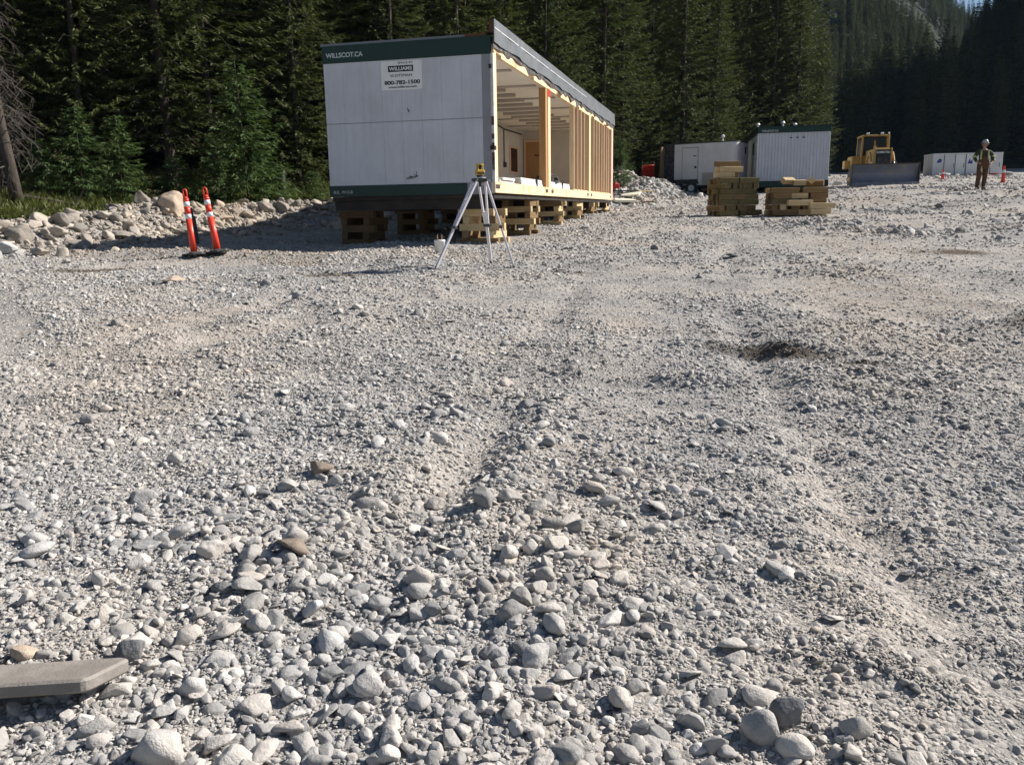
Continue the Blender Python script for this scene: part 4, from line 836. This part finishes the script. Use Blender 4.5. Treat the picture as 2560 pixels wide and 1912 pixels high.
MB().prism([(-.06, -.035), (.06, -.035), (.06, .035), (-.06, .035)], 2, 0, .62).build('shaft', M_DGREY, D3, .012); MB().tube([(0, 0, .621), (0, 0, .70), (0, 0, .735)], [.032, .034, .02], 12).tube([(0, 0, .735), (0, 0, .80)], [.045, .03], 12).build('cap', M_BLUE, D3)
# charred stump at the forest edge, logs
sp = ground_at(706, 500)
S_ = empty('stump', (sp.x, sp.y, sp.z - .1), 0, 'charred dark stump standing on the bank left of the open trailer', 'stump')
MB().tube([(0, 0, 0), (.01, 0, .5), (.03, .0, .95), (.05, 0, 1.12)], [.16, .12, .11, .03], 10).build('trunk', M_DGREY, S_, 0, True)
for i, (a, b, r, l) in enumerate([((-12.6, 20.6, .25), (-10.6, 21.2, .35), .07, 'grey fallen log lying in the grass at the far left'), ((-6.3, 25.8, .3), (-3.9, 27.4, .4), .06, 'thin grey fallen log on the bank behind the trailer corner'), ((-12.2, 20.2, .2), (-12.9, 22.2, .9), .05, 'grey broken branch propped at the left edge')]):
    A = Vector((a[0], a[1], hz(a[0], a[1]) + a[2] * .3)); Bq = Vector((b[0], b[1], hz(b[0], b[1]) + b[2] * .4)); Lg = empty('fallen_log', A, 0, l, 'log')
    mb = MB(); mb.tube([(0, 0, 0), (Bq - A) * .5 + Vector((0, 0, .05)), Bq - A], [r, r * .85, r * .5], 8); mb.build('stem', M_BARK, Lg, 0, True)
    tb_ = MB()
    for k in range(10):
        q = (Bq - A) * random.random(); tb_.tube([q, q + Vector((random.gauss(0, .2), random.gauss(0, .2), random.uniform(.1, .5)))], [.012, .004], 4, False)
    tb_.build('twigs', M_DEAD, Lg)

# steel bar in the lower left corner
b0 = ground_at(300, 1740); bo = MB(); zc = .075
out = [(-1.25, .08), (-.01, .092), (.02, .075), (-.05, -.062), (-.07, -.08), (-1.25, -.085)]
bo.prism(out, 2, 0, .045)
o = bo.build('steel_bar', M_BAR, None, .008); o.location = (b0.x, b0.y - .01, b0.z + .055); o.rotation_euler = (rad(-8), rad(1.5), rad(8)); tag(o, 'dusty grey steel bar with a chamfered end lying on the cobbles at left', 'steel bar')

# ------------------------------------------------------------------ loose timber stacks
def stack(cx, cy, rows, label, group, rz0, extra):
    for k, row in enumerate(rows):
        for (dx, dy, ln, rot, mat) in row:
            z = hz(cx, cy) + .075 + k * .165
            o = link('timber', TIMB[mat.name]); R_ = Matrix.Rotation(rz0, 4, 'Z'); p = R_ @ Vector((dx, dy, 0))
            o.location = (cx + p.x, cy + p.y, z); o.rotation_euler = (0, 0, rz0 + rot + random.gauss(0, .07)); o.scale = (ln, 1.2, 1.15)
            tag(o, label, 'timber', group)
    for (dx, dy, dz, ln, rot, mat, tilt, l) in extra:
        o = link('timber', TIMB[mat.name]); o.location = (cx + dx, cy + dy, hz(cx, cy) + dz); o.rotation_euler = (tilt, 0, rot); o.scale = (ln, 1.2, 1.15); tag(o, l, 'timber', group)
A_, G_, N_ = M_TIMBER, M_TIMBER_G, M_TIMBER_N; q = math.pi / 2
def rows_for(n_, half, seed, mats):
    r = random.Random(seed); out = []
    for k in range(n_):
        if k % 2 == 0: out.append([(dx + r.gauss(0, .03), dy, half * r.uniform(.92, 1.05), 0, r.choice(mats)) for dx in (-half * .52, half * .52) for dy in (-.44, -.26, 0, .3)])
        else: out.append([(dx, r.gauss(0, .03), r.uniform(.98, 1.08), q, r.choice(mats)) for dx in np.arange(-half + .08, half, .178)] if k % 4 == 1 else [(dx + r.gauss(0, .03), dy, half * .66, 0, r.choice(mats)) for dx in (-half * .68, 0, half * .68) for dy in (-.44, -.26, .1, .36)])
    return out
s1 = ground_at(1838, 541); s2 = ground_at(2000, 541)
stack(s1.x, s1.y + .5, rows_for(7, .62, 3, [A_, G_, G_]), 'weathered timber in the taller stack in front of the cargo trailer', 'timbers of the taller stack', rad(12),
      [(-.32, -.25, 1.24, .66, rad(14), N_, 0, 'pale timber on top of the taller stack, lowest of the loose ones'), (.02, .05, 1.24, .5, rad(100), A_, 0, 'brown timber end on top of the taller stack'), (-.05, -.22, 1.405, .62, rad(10), N_, 0, 'pale timber in the second loose layer on the taller stack'),
       (-.42, -.1, 1.405, .5, rad(95), N_, 0, 'timber with a bright lit end in the second loose layer on the taller stack'), (-.22, -.18, 1.57, .82, rad(12), A_, 0, 'dark timber lying uppermost on the taller stack')])
stack(s2.x, s2.y + .5, rows_for(5, .80, 8, [A_, A_, G_, N_]), 'weathered timber in the lower wide stack in front of the corrugated trailer', 'timbers of the lower stack', rad(-3),
      [(-.28, -.1, 1.02, .42, rad(25), N_, .55, 'pale tilted timber block on top of the lower stack'), (.06, -.15, .96, .36, rad(-15), N_, .1, 'pale timber offcut beside the tilted block on the lower stack'), (.40, -.2, 1.02, .30, rad(70), M_TIMBER_N, .8, 'white upright offcut on top of the lower stack'),
       (.62, .1, .95, .5, rad(-25), A_, .2, 'thin timber offcut at the right of the lower stack'), (.50, -.75, .10, .62, rad(6), N_, 0, 'pale timber on the ground at the front of the lower stack'), (.55, -.74, .27, .78, rad(4), N_, 0, 'long pale timber resting on the ground timber of the lower stack'),
       (-.1, -.72, .36, .74, rad(3), N_, 0, 'pale timber lying against the middle of the lower stack'), (-1.2, .15, .10, .45, rad(20), A_, 0, 'short timber on the ground between the two stacks')])

# ------------------------------------------------------------------ corrugated office trailer
OL, OR = Vector((12.62, 44.0, 0)), Vector((16.05, 43.35, 0)); ow = (OR - OL).length; oa = math.atan2(OR.y - OL.y, OR.x - OL.x)
oz = hz(14.3, 43.6) + .22
O2 = empty('office_trailer', (OL.x, OL.y, oz), oa, 'white office trailer with corrugated end wall and dark green trim, behind the timber stacks', 'office trailer')
OHt = 2.86; OLn = 9.0
MB().box(0, ow, .03, OLn, .0, OHt).build('wall', M_CORR, O2)
MB().box(-.012, -.001, .03, OLn, .30, 2.55).build('side_panel', M_WHITEB, O2); MB().box(-.03, -.013, 1.6, 2.5, 1.7, 2.3).build('side_window', M_GLASS_D, O2)  # side panel whiter than the wall: bounced light put into its colour
per = .155; nrib = int(ow / per)
for r_, (z0, z1) in enumerate([(.30, 1.52), (1.56, 2.64)]):
    mb = MB()
    for k in range(nrib):
        x = (k + .5) * per + (ow - nrib * per) / 2; w_ = per * .22
        mb.add([(x - w_, .029, z0), (x - w_ * .6, -.012, z0), (x + w_ * .6, -.012, z0), (x + w_, .029, z0), (x - w_, .029, z1), (x - w_ * .6, -.012, z1), (x + w_ * .6, -.012, z1), (x + w_, .029, z1)], [(0, 1, 5, 4), (1, 2, 6, 5), (2, 3, 7, 6), (0, 3, 2, 1), (4, 5, 6, 7)])
    mb.build('corrugated_sheet', M_CORR, O2)
MB().box(0, ow, -.006, .02, 1.521, 1.559).build('joint_strip', M_CORR, O2)
for x in (1.75, 2.62, ow - .02, .02): MB().box(x - .02, x + .02, -.010, .02, .30, 1.52 if .1 < x < ow - .1 else 2.56).build('vertical_strip', M_WHITEB, O2)
tt = MB().box(-.03, ow + .03, -.04, OLn, 2.64, OHt + .03).build('top_trim', M_GREEN, O2, .01)
MB().box(-.02, ow + .02, -.03, OLn, -.02, .295).build('bottom_trim', M_GREEN, O2, .01)
text('lettering', 'WILLSCOT.CA', .13, M_GREYPRINT, tt, Matrix.Translation((.18, -.043, 2.70)) @ FRONT, .003, .80)
MB().box(-.05, ow + .05, -.05, OLn + .05, OHt + .031, OHt + .10).build('roof', M_GREEN, O2)
for x in (1.55, 1.85, 2.15): MB().box(x, x + .12, -.03, .02, 2.36, 2.41).build('bracket', M_DGREY, O2)
for x, y, s in ((.02, .5, .8), (1.25, .6, 1.0), (1.85, .7, .7)): MB().tube([(x, y, OHt + .1), (x, y, OHt + .20 * s + .05), (x, y, OHt + .24 * s + .05), (x, y, OHt + .34 * s + .05)], [.05, .05, .12, .06], 12).build('roof_vent', M_WHITEB, O2)
for x in (.6, 1.7, 2.8):
    for y in (.6, 4.5, 8.3): MB().box(x - .15, x + .15, y - .15, y + .15, -.5, -.021).build('support_block', M_TIMBER, O2)
# ------------------------------------------------------------------ cargo trailer
ca = math.atan2(.53, -.85); ck = ground_at(1783, 488); ckx, cky = 11.72, 44.6
CT = empty('cargo_trailer', (ckx, cky, hz(10, 45)), ca, 'white enclosed cargo trailer with rounded nose and side door', 'cargo trailer')
# local x runs from nose to tail, local y to the far side
CLn, CW_, z0, z1 = 3.9, 2.3, .48, 2.60
rr = .35; prof = []
for a in np.linspace(math.pi * 1.5, math.pi, 7): prof.append((rr + rr * math.cos(a), rr + rr * math.sin(a)))
for a in np.linspace(math.pi, math.pi * .5, 7): prof.append((rr + rr * math.cos(a), CW_ - rr + rr * math.sin(a)))
prof += [(CLn, CW_), (CLn, 0)]
sgn = -1     # far side lies to the right of the tail direction
prof = [(u, sgn * v) for u, v in prof]
MB().prism(prof, 2, z0, z1).build('body', M_CARGO, CT)
pr2 = [(u * 1.006 - .012, v * 1.006 + .008) for u, v in prof]; MB().prism(pr2, 2, z1 + .001, z1 + .06).build('roof', M_DGREY, CT); MB().prism(pr2, 2, z0 - .10, z0 - .001).build('chassis', M_BLACK, CT)
MB().prism([(0.4, .004), (1.8, .004), (1.8, .012), (.4, .012)], 2, z0 + .02, z0 + .62).build('lower_side_panel', M_BATTEN, CT)  # darker grey sheet low on the trailer's side
dd = MB().box(2.05, 2.90, .004, .02, .58, 2.40).build('door', M_CARGO, CT, .004); MB().box(2.03, 2.92, .002, .006, .555, 2.425).build('door_gap', M_BLACK, dd); MB().box(2.10, 2.22, .021, .05, 1.35, 1.45).build('latch', M_BLACK, dd)
MB().box(2.12, 2.30, .02, .03, 1.95, 2.0).build('hinge', M_BLACK, dd)
MB().box(CLn - .55, CLn + .02, -CW_ - .01, .015, z0, z1 + .03).build('tail_wrap', M_BLACK, CT)
MB().box(CLn + .021, CLn + .10, -CW_ - .3, .42, .35, 2.50).build('rear_door', M_TAN, CT, .01)
for x in (2.35, 3.1):
    for y in (-.02, -CW_ + .22):
        wh = MB().tube([(x, y - .11, .33), (x, y + .11, .33)], .33, 20).build('wheel', M_BLACK, CT); MB().tube([(x, y + .111, .33), (x, y + .125, .33)], .17, 14).build('rim', M_CARGO, wh)
MB().prism([(1.95, .55), (3.5, .55), (3.4, .78), (2.05, .78)], 1, .012, .13).build('fender', M_BLACK, CT, .01)
MB().box(-.95, .3, -CW_ / 2 - .05, -CW_ / 2 + .05, .40, .50).tube([(-.8, -CW_ / 2, 0), (-.8, -CW_ / 2, .6)], .04, 8).build('tongue', M_BLACK, CT)
MB().box(-.012, .006, -1.62, -1.42, 2.05, 2.40).build('front_window', M_GLASS_D, CT, .003)
v_ = MB().tube([(.9, -.5, z1 + .06), (.9, -.5, z1 + .30)], .04, 8).tube([(.9, -.5, z1 + .28), (.9, -.5, z1 + .36), (.9, -.5, z1 + .42)], [.10, .10, .03], 12); v_.tube([(.9, -.5, z1 + .06), (.9, -.5, z1 + .10)], .12, 12).build('roof_vent', M_WHITEB, CT)

# ------------------------------------------------------------------ bulldozer
dp = Vector((19.05, 45.0, 0)); dz = hz(dp.x, dp.y) - .05
DZ = empty('bulldozer', (dp.x, dp.y, dz), rad(-10), 'yellow crawler bulldozer with a wide scoured blade facing the camera', 'bulldozer')
DZ.scale = (.82, .88, .90)
# local -Y is forward (towards the camera)
bl = MB(); bw = 1.92; zs = np.linspace(0, 1, 9); nb_ = 9
v = []; f = []
for s in (-1, 1):
    for t_ in zs:
        zc_ = .02 + 1.10 * t_; yc = -2.55 + .34 * (2 * t_ - 1) ** 2 * -1 + .30
        v += [(s * bw, yc, zc_), (s * bw, yc + .08, zc_)]
n2 = len(zs) * 2
for i in range(len(zs) - 1):
    a = 2 * i; f += [(a, a + 2, n2 + a + 2, n2 + a), (a + 1, n2 + a + 1, n2 + a + 3, a + 3), (a, a + 1, a + 3, a + 2), (n2 + a, n2 + a + 2, n2 + a + 3, n2 + a + 1)]
f += [(0, n2, n2 + 1, 1), (n2 - 2, n2 - 1, 2 * n2 - 1, 2 * n2 - 2)]
B_ = bl.add(v, f).build('blade', M_BLADE, DZ)
for s in (-1, 1): MB().prism([(-2.62, .0), (-2.1, .0), (-2.1, 1.05), (-2.3, 1.2), (-2.62, 1.2)], 0, s * bw - .02, s * bw + .03).build('end_plate', M_TRACK, B_)
MB().box(-bw, bw, -2.62, -2.56, -.06, .16).build('cutting_edge', M_BLADE, B_); MB().box(-bw + .1, bw - .1, -2.60, -2.50, 1.115, 1.17).build('spill_guard', M_TRACK, B_)
for s in (-1, 1):
    trk = [( -1.75, .45), (-1.62, .12), (-1.40, 0), (1.25, 0), (1.55, .15), (1.68, .5), (1.5, .88), (1.2, .98), (-1.3, .86), (-1.6, .75)]
    tk = MB().prism(trk, 0, s * .72 if s > 0 else -1.28, 1.28 if s > 0 else -.72).build('track', M_TRACK, DZ, .02)
    for k in range(17): MB().box(s * 1.0 - .30, s * 1.0 + .30, -1.4 + k * .165, -1.33 + k * .165, -.03, .001).build('grouser', M_TRACK, tk)
    MB().box(s * 1.0 - .29, s * 1.0 + .29, -.2, 1.35, 1.0, 1.08).build('fender', M_DOZER, DZ, .02); MB().bar((s * 1.36, 1.0, .45), (s * 1.36, -2.2, .40), .16, .22).build('push_arm', M_DOZER, DZ, .02)
MB().box(-.52, .52, -1.75, .35, .55, 2.02).build('hood', M_DOZER, DZ, .05)
gr = MB().box(-.42, .42, -1.79, -1.751, .80, 1.95).build('grille', M_GLASS_D, DZ); 
for k in range(11): MB().box(-.40, .40, -1.80, -1.791, .84 + k * .075, .765 + k * .075).build('grille_bar', M_BLACK, gr)
text('lettering', 'KOMATSU', .15, M_WHITEB, gr, Matrix.Translation((-.38, -1.795, 1.76)) @ FRONT, .004, .76)
for s in (-1, 1): MB().box(s * .47 - .05, s * .47 + .05, -1.82, -1.70, .6, 2.04).build('grille_post', M_DOZER, DZ, .02)
MB().box(-.55, .55, -1.83, -1.60, .42, .66).build('front_guard', M_DOZER, DZ, .03)
for s in (-1, 1):
    c_ = MB().tube([(s * .66, -1.35, 1.82), (s * .66, -1.75, 1.3)], .065, 10).build('lift_cylinder', M_DOZER, DZ); MB().tube([(s * .66, -1.75, 1.3), (s * .68, -2.15, .75)], .035, 8).build('piston_rod', M_ALU, c_)
    MB().tube([(s * .72, -1.4, 1.66), (s * .86, -1.5, 1.3), (s * .76, -1.7, 1.1)], .02, 6).build('hose', M_BLACK, DZ)
cb = MB().box(-.74, .74, .36, 1.55, 1.09, 2.78).build('cab', M_GLASS_D, DZ, .03)
for x in (-.78, .78):
    for y in (.33, 1.56): MB().bar((x, y, 1.05), (x * .94, y + (.06 if y < 1 else 0), 2.84), .10, .12, (0, 1, 0)).build('cab_pillar', M_DOZER, cb, .01)
MB().box(-.82, .82, .30, 1.65, 2.82, 2.92).build('cab_roof', M_DOZER, DZ, .04); MB().box(-.74, .74, .34, .359, 1.09, 1.75).build('dash_panel', M_DOZER, cb); MB().box(-.04, .04, .335, .358, 1.42, 2.60).build('window_bar', M_DOZER, cb)
for x in (-.45, .40): MB().box(x - .09, x + .09, .32, .42, 2.925, 3.04).build('work_light', M_ALU, DZ, .02)
MB().tube([(.62, -.35, 1.6), (.62, -.35, 2.88)], .075, 12).build('exhaust_stack', M_DOZER, DZ); MB().tube([(.62, -.35, 2.881), (.62, -.40, 2.96)], .05, 10).build('exhaust_tip', M_ALU, DZ)
MB().box(-.35, .35, -1.2, -.9, 2.02, 2.10).build('hood_cap', M_DOZER, DZ, .02); MB().tube([(-.2, -.5, 2.0), (-.2, -.5, 2.25)], .08, 10).build('air_cleaner', M_DOZER, DZ)
MB().box(-1.32, -.76, .5, 1.7, 1.081, 1.75).build('fuel_tank', M_DOZER, DZ, .05); MB().box(-1.65, -1.33, .9, 1.5, 1.05, 1.52).build('tool_box', M_DOZER, DZ, .03); MB().box(-.7, .7, 1.56, 2.2, .55, 1.5).build('rear_body', M_DOZER, DZ, .05)

# ------------------------------------------------------------------ far white storage unit, markers, fence, debris
wc = Vector((39.7, 81.0, 0)); wz = hz(40, 80) - .05
WC = empty('storage_container', (wc.x, wc.y, wz), rad(-6), 'long low white storage unit with blue logos, behind the bulldozer blade', 'storage unit')
MB().box(0, 6.2, .0, 2.3, .12, 2.05).build('body', M_CARGO, WC, .02); MB().box(-.03, 6.23, -.03, 2.33, 2.051, 2.12).build('roof_edge', M_WHITEB, WC); MB().box(.05, 6.1, .02, 2.2, -.1, .119).build('skid', M_RUST, WC)
for x0, x1 in ((1.1, 1.95), (2.0, 2.85), (4.2, 5.1), (5.15, 6.0)): d_ = MB().box(x0, x1, -.02, -.001, .2, 1.95).build('door', M_CARGO if x0 != 2.0 else M_WHITEB, WC, .005); MB().box(x1 - .1, x1 - .05, -.035, -.021, .8, 1.2).build('handle', M_DGREY, d_)
for x in (1.0, 2.0, 2.95, 4.1, 5.12): MB().box(x - .025, x + .025, -.03, -.002, .15, 2.0).build('door_seam', M_BRACKET, WC)
MB().box(3.0, 4.05, -.016, -.001, .15, 2.0).build('bright_panel', M_WHITEB, WC)
MB().prism([(.35, 1.25), (.75, 1.30), (.80, 1.55), (.62, 1.68), (.42, 1.5)], 1, -.012, -.002).build('logo', M_LOGO, WC)
MB().prism([(3.10, 1.15), (3.55, 1.15), (3.50, 1.55), (3.36, 1.35), (3.28, 1.65), (3.18, 1.4)], 1, -.022, -.017).build('logo', M_LOGO, WC)
MB().box(3.1, 5.9, -.04, -.031, .13, .24).build('red_stripe', M_RED, WC)
def cone(px, py, dist, h, label):
    d = ray(px, py); t_ = dist / d[1]; x = d[0] * t_; y = dist; z = hz(x, y)
    c = empty('traffic_marker', (x, y, z - .02), 0, label, 'marker', 'small orange markers'); MB().box(-.16, .16, -.16, .16, 0, .04).build('base', M_BLACK, c, .01); MB().tube([(0, 0, .04), (0, 0, h)], [.10, .045], 12).build('body', M_ORANGE, c); MB().tube([(0, 0, h * .62), (0, 0, h * .78)], [.076, .066], 12).build('band', M_REFL, c)
cone(2356, 452, 50, .62, 'small red orange marker on the gravel right of the bulldozer blade'); cone(2507, 455, 42, .85, 'orange marker cone right of the worker')
def fence(x, y, w, h, rz, label):
    F_ = empty('orange_fence', (x, y, hz(x, y)), rz, label, 'safety fence', 'orange fence pieces')
    mb = MB()
    for k in range(9): z = .1 + k * (h - .1) / 8; mb.tube([(u, .06 * math.sin(u * 5 + k), z + .06 * math.sin(u * 3)) for u in np.linspace(0, w, 9)], .035, 5)
    for k in range(10): u = w * k / 9; mb.tube([(u, .06 * math.sin(u * 5), .1 + .05 * math.sin(u * 3)), (u, .06 * math.sin(u * 5 + 8), h + .05 * math.sin(u * 3))], .03, 5)
    mb.build('mesh_panel', M_ORANGE, F_)
    for u in (0, w): MB().tube([(u, 0, 0), (u, 0, h + .3)], .025, 6).build('stake', M_TIMBER, F_)
fence(7.35, 47.6, .7, .95, .3, 'crumpled orange fence piece behind the grey boulder'); fence(8.35, 48.0, .6, 1.25, -.2, 'orange fence piece just left of the cargo trailer')
# debris at the rear of the open trailer
j = ground_at(1538, 478); j.x += .05
J = empty('fuel_can', j, .3, 'red plastic can standing by the rear corner of the open trailer', 'can'); MB().box(-.13, .13, -.09, .09, 0, .32).build('body', M_RED, J, .03); MB().tube([(-.07, 0, .31), (-.07, 0, .37), (.07, 0, .37), (.07, 0, .31)], .015, 6).build('handle', M_RED, J); MB().tube([(.1, 0, .3), (.16, 0, .40)], .02, 8).build('spout', M_BLACK, J)
def board(px, py, w, d_, t_, rz, mat, label, lift=.05, tilt=0.):
    p = ground_at(px, py); o = MB().box(-w / 2, w / 2, -d_ / 2, d_ / 2, 0, t_).build('board', mat, None, .004); o.location = (p.x, p.y, p.z + lift); o.rotation_euler = (tilt, random.gauss(0, .03), rz); tag(o, label, 'board', 'scrap boards by the trailer')
board(1555, 508, 1.0, .9, .10, .3, M_FOAM, 'cream foam board lying at the rear of the open trailer', .05, .1); board(1578, 500, .8, .5, .06, -.4, M_FOAM, 'second cream board leaning on the scrap by the trailer rear', .22, .25)
board(1605, 497, 1.1, .2, .05, .2, M_TIMBER_N, 'brown plank on the scrap heap right of the trailer rear', .30, .1); board(1560, 488, 1.3, .25, .05, -.1, M_GREEN, 'green plank behind the cream boards by the trailer rear', .15); board(1598, 510, 1.3, .14, .06, .15, M_TIMBER, 'dark plank on the ground right of the cream boards', .02)
# distant lumber on the far gravel
board(2090, 462, 1.6, .2, .08, .0, M_WHITEB, 'pale strip of lumber lying on the far gravel', .03)

# ------------------------------------------------------------------ worker
def skin(name, V, E, Rr, mat, parent, sub=2):
    me = bpy.data.meshes.new(name); me.from_pydata(V, E, []); o = bpy.data.objects.new(name, me); COL.objects.link(o)
    m = o.modifiers.new('s', 'SKIN'); m.use_smooth_shade = True
    sv = me.skin_vertices[0].data
    for i, r_ in enumerate(Rr): sv[i].radius = (r_, r_) if not isinstance(r_, tuple) else r_
    sv[0].use_root = True; s2_ = o.modifiers.new('u', 'SUBSURF'); s2_.levels = s2_.render_levels = sub
    dg = bpy.context.evaluated_depsgraph_get(); nm = bpy.data.meshes.new_from_object(o.evaluated_get(dg)); bpy.data.objects.remove(o)
    nm.materials.clear(); nm.materials.append(mat)
    for p in nm.polygons: p.use_smooth = True
    return link(name, nm, parent)
wd = 33.6; d = ray(2452, 474); wx = d[0] / d[1] * wd
P_ = empty('person', (wx, wd, hz(wx, wd) + .0), rad(-12), 'worker in brown bib overalls, dark jacket and white hard hat on the gravel', 'person')
# local -Y faces the camera; local +X is image right
V = [(0, 0, .95), (0, .0, 1.12), (0, .01, 1.30), (0, .02, 1.44), (0, .01, 1.53), (0, -.02, 1.60), (0, -.035, 1.69), (0, -.02, 1.77),
     (-.19, .02, 1.42), (-.32, .03, 1.20), (-.25, -.12, 1.02), (-.20, -.18, .98), (.19, .02, 1.42), (.34, .05, 1.22), (.30, -.08, 1.02), (.24, -.14, .95),
     (-.10, 0, .90), (-.12, -.02, .50), (-.15, .02, .09), (-.15, -.12, .04), (.10, 0, .90), (.10, .02, .50), (.07, .03, .09), (.08, -.11, .04)]
E_ = [(0, 1), (1, 2), (2, 3), (3, 4), (4, 5), (5, 6), (6, 7), (3, 8), (8, 9), (9, 10), (10, 11), (3, 12), (12, 13), (13, 14), (14, 15), (0, 16), (16, 17), (17, 18), (18, 19), (0, 20), (20, 21), (21, 22), (22, 23)]
Rr = [(.13, .09), (.13, .09), (.13, .09), (.10, .08), .055, .065, .085, .07, .065, .05, .038, .03, .065, .05, .038, .03, .09, .062, .045, .035, .09, .062, .045, .035]
nb0 = len(V)
for base, sx in ((11, -1), (15, 1)):          # fingers and thumb
    bx, by, bz = V[base]
    for k, (ln, off) in enumerate(((.075, -.027), (.085, -.009), (.08, .009), (.062, .027))):
        i = len(V); V += [(bx - sx * .02, by - .05, bz - .01 + off), (bx - sx * .045, by - .05 - ln * .5, bz - .03 + off)]; E_ += [(base, i), (i, i + 1)]; Rr += [.010, .008]
    i = len(V); V += [(bx - sx * .035, by - .015, bz + .035), (bx - sx * .06, by - .045, bz + .03)]; E_ += [(base, i), (i, i + 1)]; Rr += [.012, .009]
skin('body', V, E_, Rr, M_SKIN, P_, 1)
LEG = [(0, 0, .97), (-.11, 0, .88), (-.125, -.03, .50), (-.155, .01, .10), (.11, 0, .88), (.105, 0, .50), (.075, .02, .10), (0, -.01, 1.12), (0, -.015, 1.30)]
skin('overalls', LEG, [(0, 1), (1, 2), (2, 3), (0, 4), (4, 5), (5, 6), (0, 7), (7, 8)], [(.185, .14), .125, .095, .085, .125, .095, .085, (.185, .140), (.165, .150)], M_DUCK, P_)
JK = [(0, .03, 1.10), (0, .03, 1.30), (0, .03, 1.45), (-.2, .03, 1.43), (-.33, .04, 1.20), (-.26, -.10, 1.035), (.2, .03, 1.43), (.35, .06, 1.22), (.31, -.06, 1.035)]
jk = skin('jacket', JK, [(0, 1), (1, 2), (2, 3), (3, 4), (4, 5), (2, 6), (6, 7), (7, 8)], [(.20, .13), (.205, .135), (.16, .11), .09, .075, .06, .09, .075, .06], M_VEST, P_)
for sx in (-1, 1): MB().bar((sx * .14, -.128, 1.12), (sx * .125, -.10, 1.45), .05, .012, (0, -1, 0)).build('reflective_stripe', M_HIVIS, jk, .004)
for a, b in (((-.315, .035, 1.21), (-.33, .04, 1.27)), ((.335, .055, 1.21), (.35, .06, 1.27)), ((.335, .03, 1.10), (.33, .0, 1.06))): MB().tube([a, b], .086, 12).build('reflective_band', M_HIVIS, jk, 0, True)
for sx in (-1, 1): MB().bar((sx * .075, -.14, 1.28), (sx * .09, -.105, 1.45), .035, .012, (0, -1, 0)).build('bib_strap', M_DUCK, P_, .003)
M_HAT = paint('shade grey hard hat', (.40, .41, .43), .4, 0, .3, (.2, .2, .2), 8)  # white helmet made grey all over: shade of its near side put into the colour
hat = MB().tube([(0, -.03, 1.735), (0, -.03, 1.77), (0, -.03, 1.82), (0, -.025, 1.855), (0, -.02, 1.87)], [.112, .115, .10, .066, .02], 18).build('hard_hat', M_HAT, P_, 0, True)
MB().tube([(0, -.05, 1.73), (0, -.05, 1.742)], [.14, .135], 20).build('brim', M_HAT, hat)
MB().tube([(0, .02, 1.60), (0, .03, 1.70), (0, .02, 1.76)], [.075, .095, .09], 14).build('hair', M_DUCK, P_, 0, True)
hd = MB()
for sx in (-1, 1): hd.tube([(sx * .03, -.113, 1.675), (sx * .03, -.122, 1.675)], .011, 8)
hd.build('eyes', M_INK, P_); MB().tube([(0, -.115, 1.665), (0, -.140, 1.635)], [.010, .016], 8).build('nose', M_SKIN, P_, 0, True); MB().box(-.025, .025, -.118, -.112, 1.592, 1.60).build('mouth', M_RUST, P_)
for sx in (-1, 1): MB().tube([(sx * .082, -.03, 1.64), (sx * .092, -.02, 1.70)], [.014, .018], 8).build('ear', M_SKIN, P_, 0, True)
for (bx, by) in ((-.155, .0), (.078, .01)): MB().prism([(by + .07, 0), (by - .20, 0), (by - .20, .05), (by - .10, .09), (by - .04, .20), (by + .07, .20)], 0, bx - .052, bx + .052).build('boot', M_DUCK, P_, .02)
MB().tube([(-.09, -.125, .86), (-.085, -.15, .76), (-.075, -.14, .66)], [.02, .032, .022], 8).build('glove', M_CLOTH, P_, 0, True); MB().tube([(.20, -.10, .93), (.205, -.12, .80)], [.022, .03], 8).build('glove', M_CLOTH, P_, 0, True)
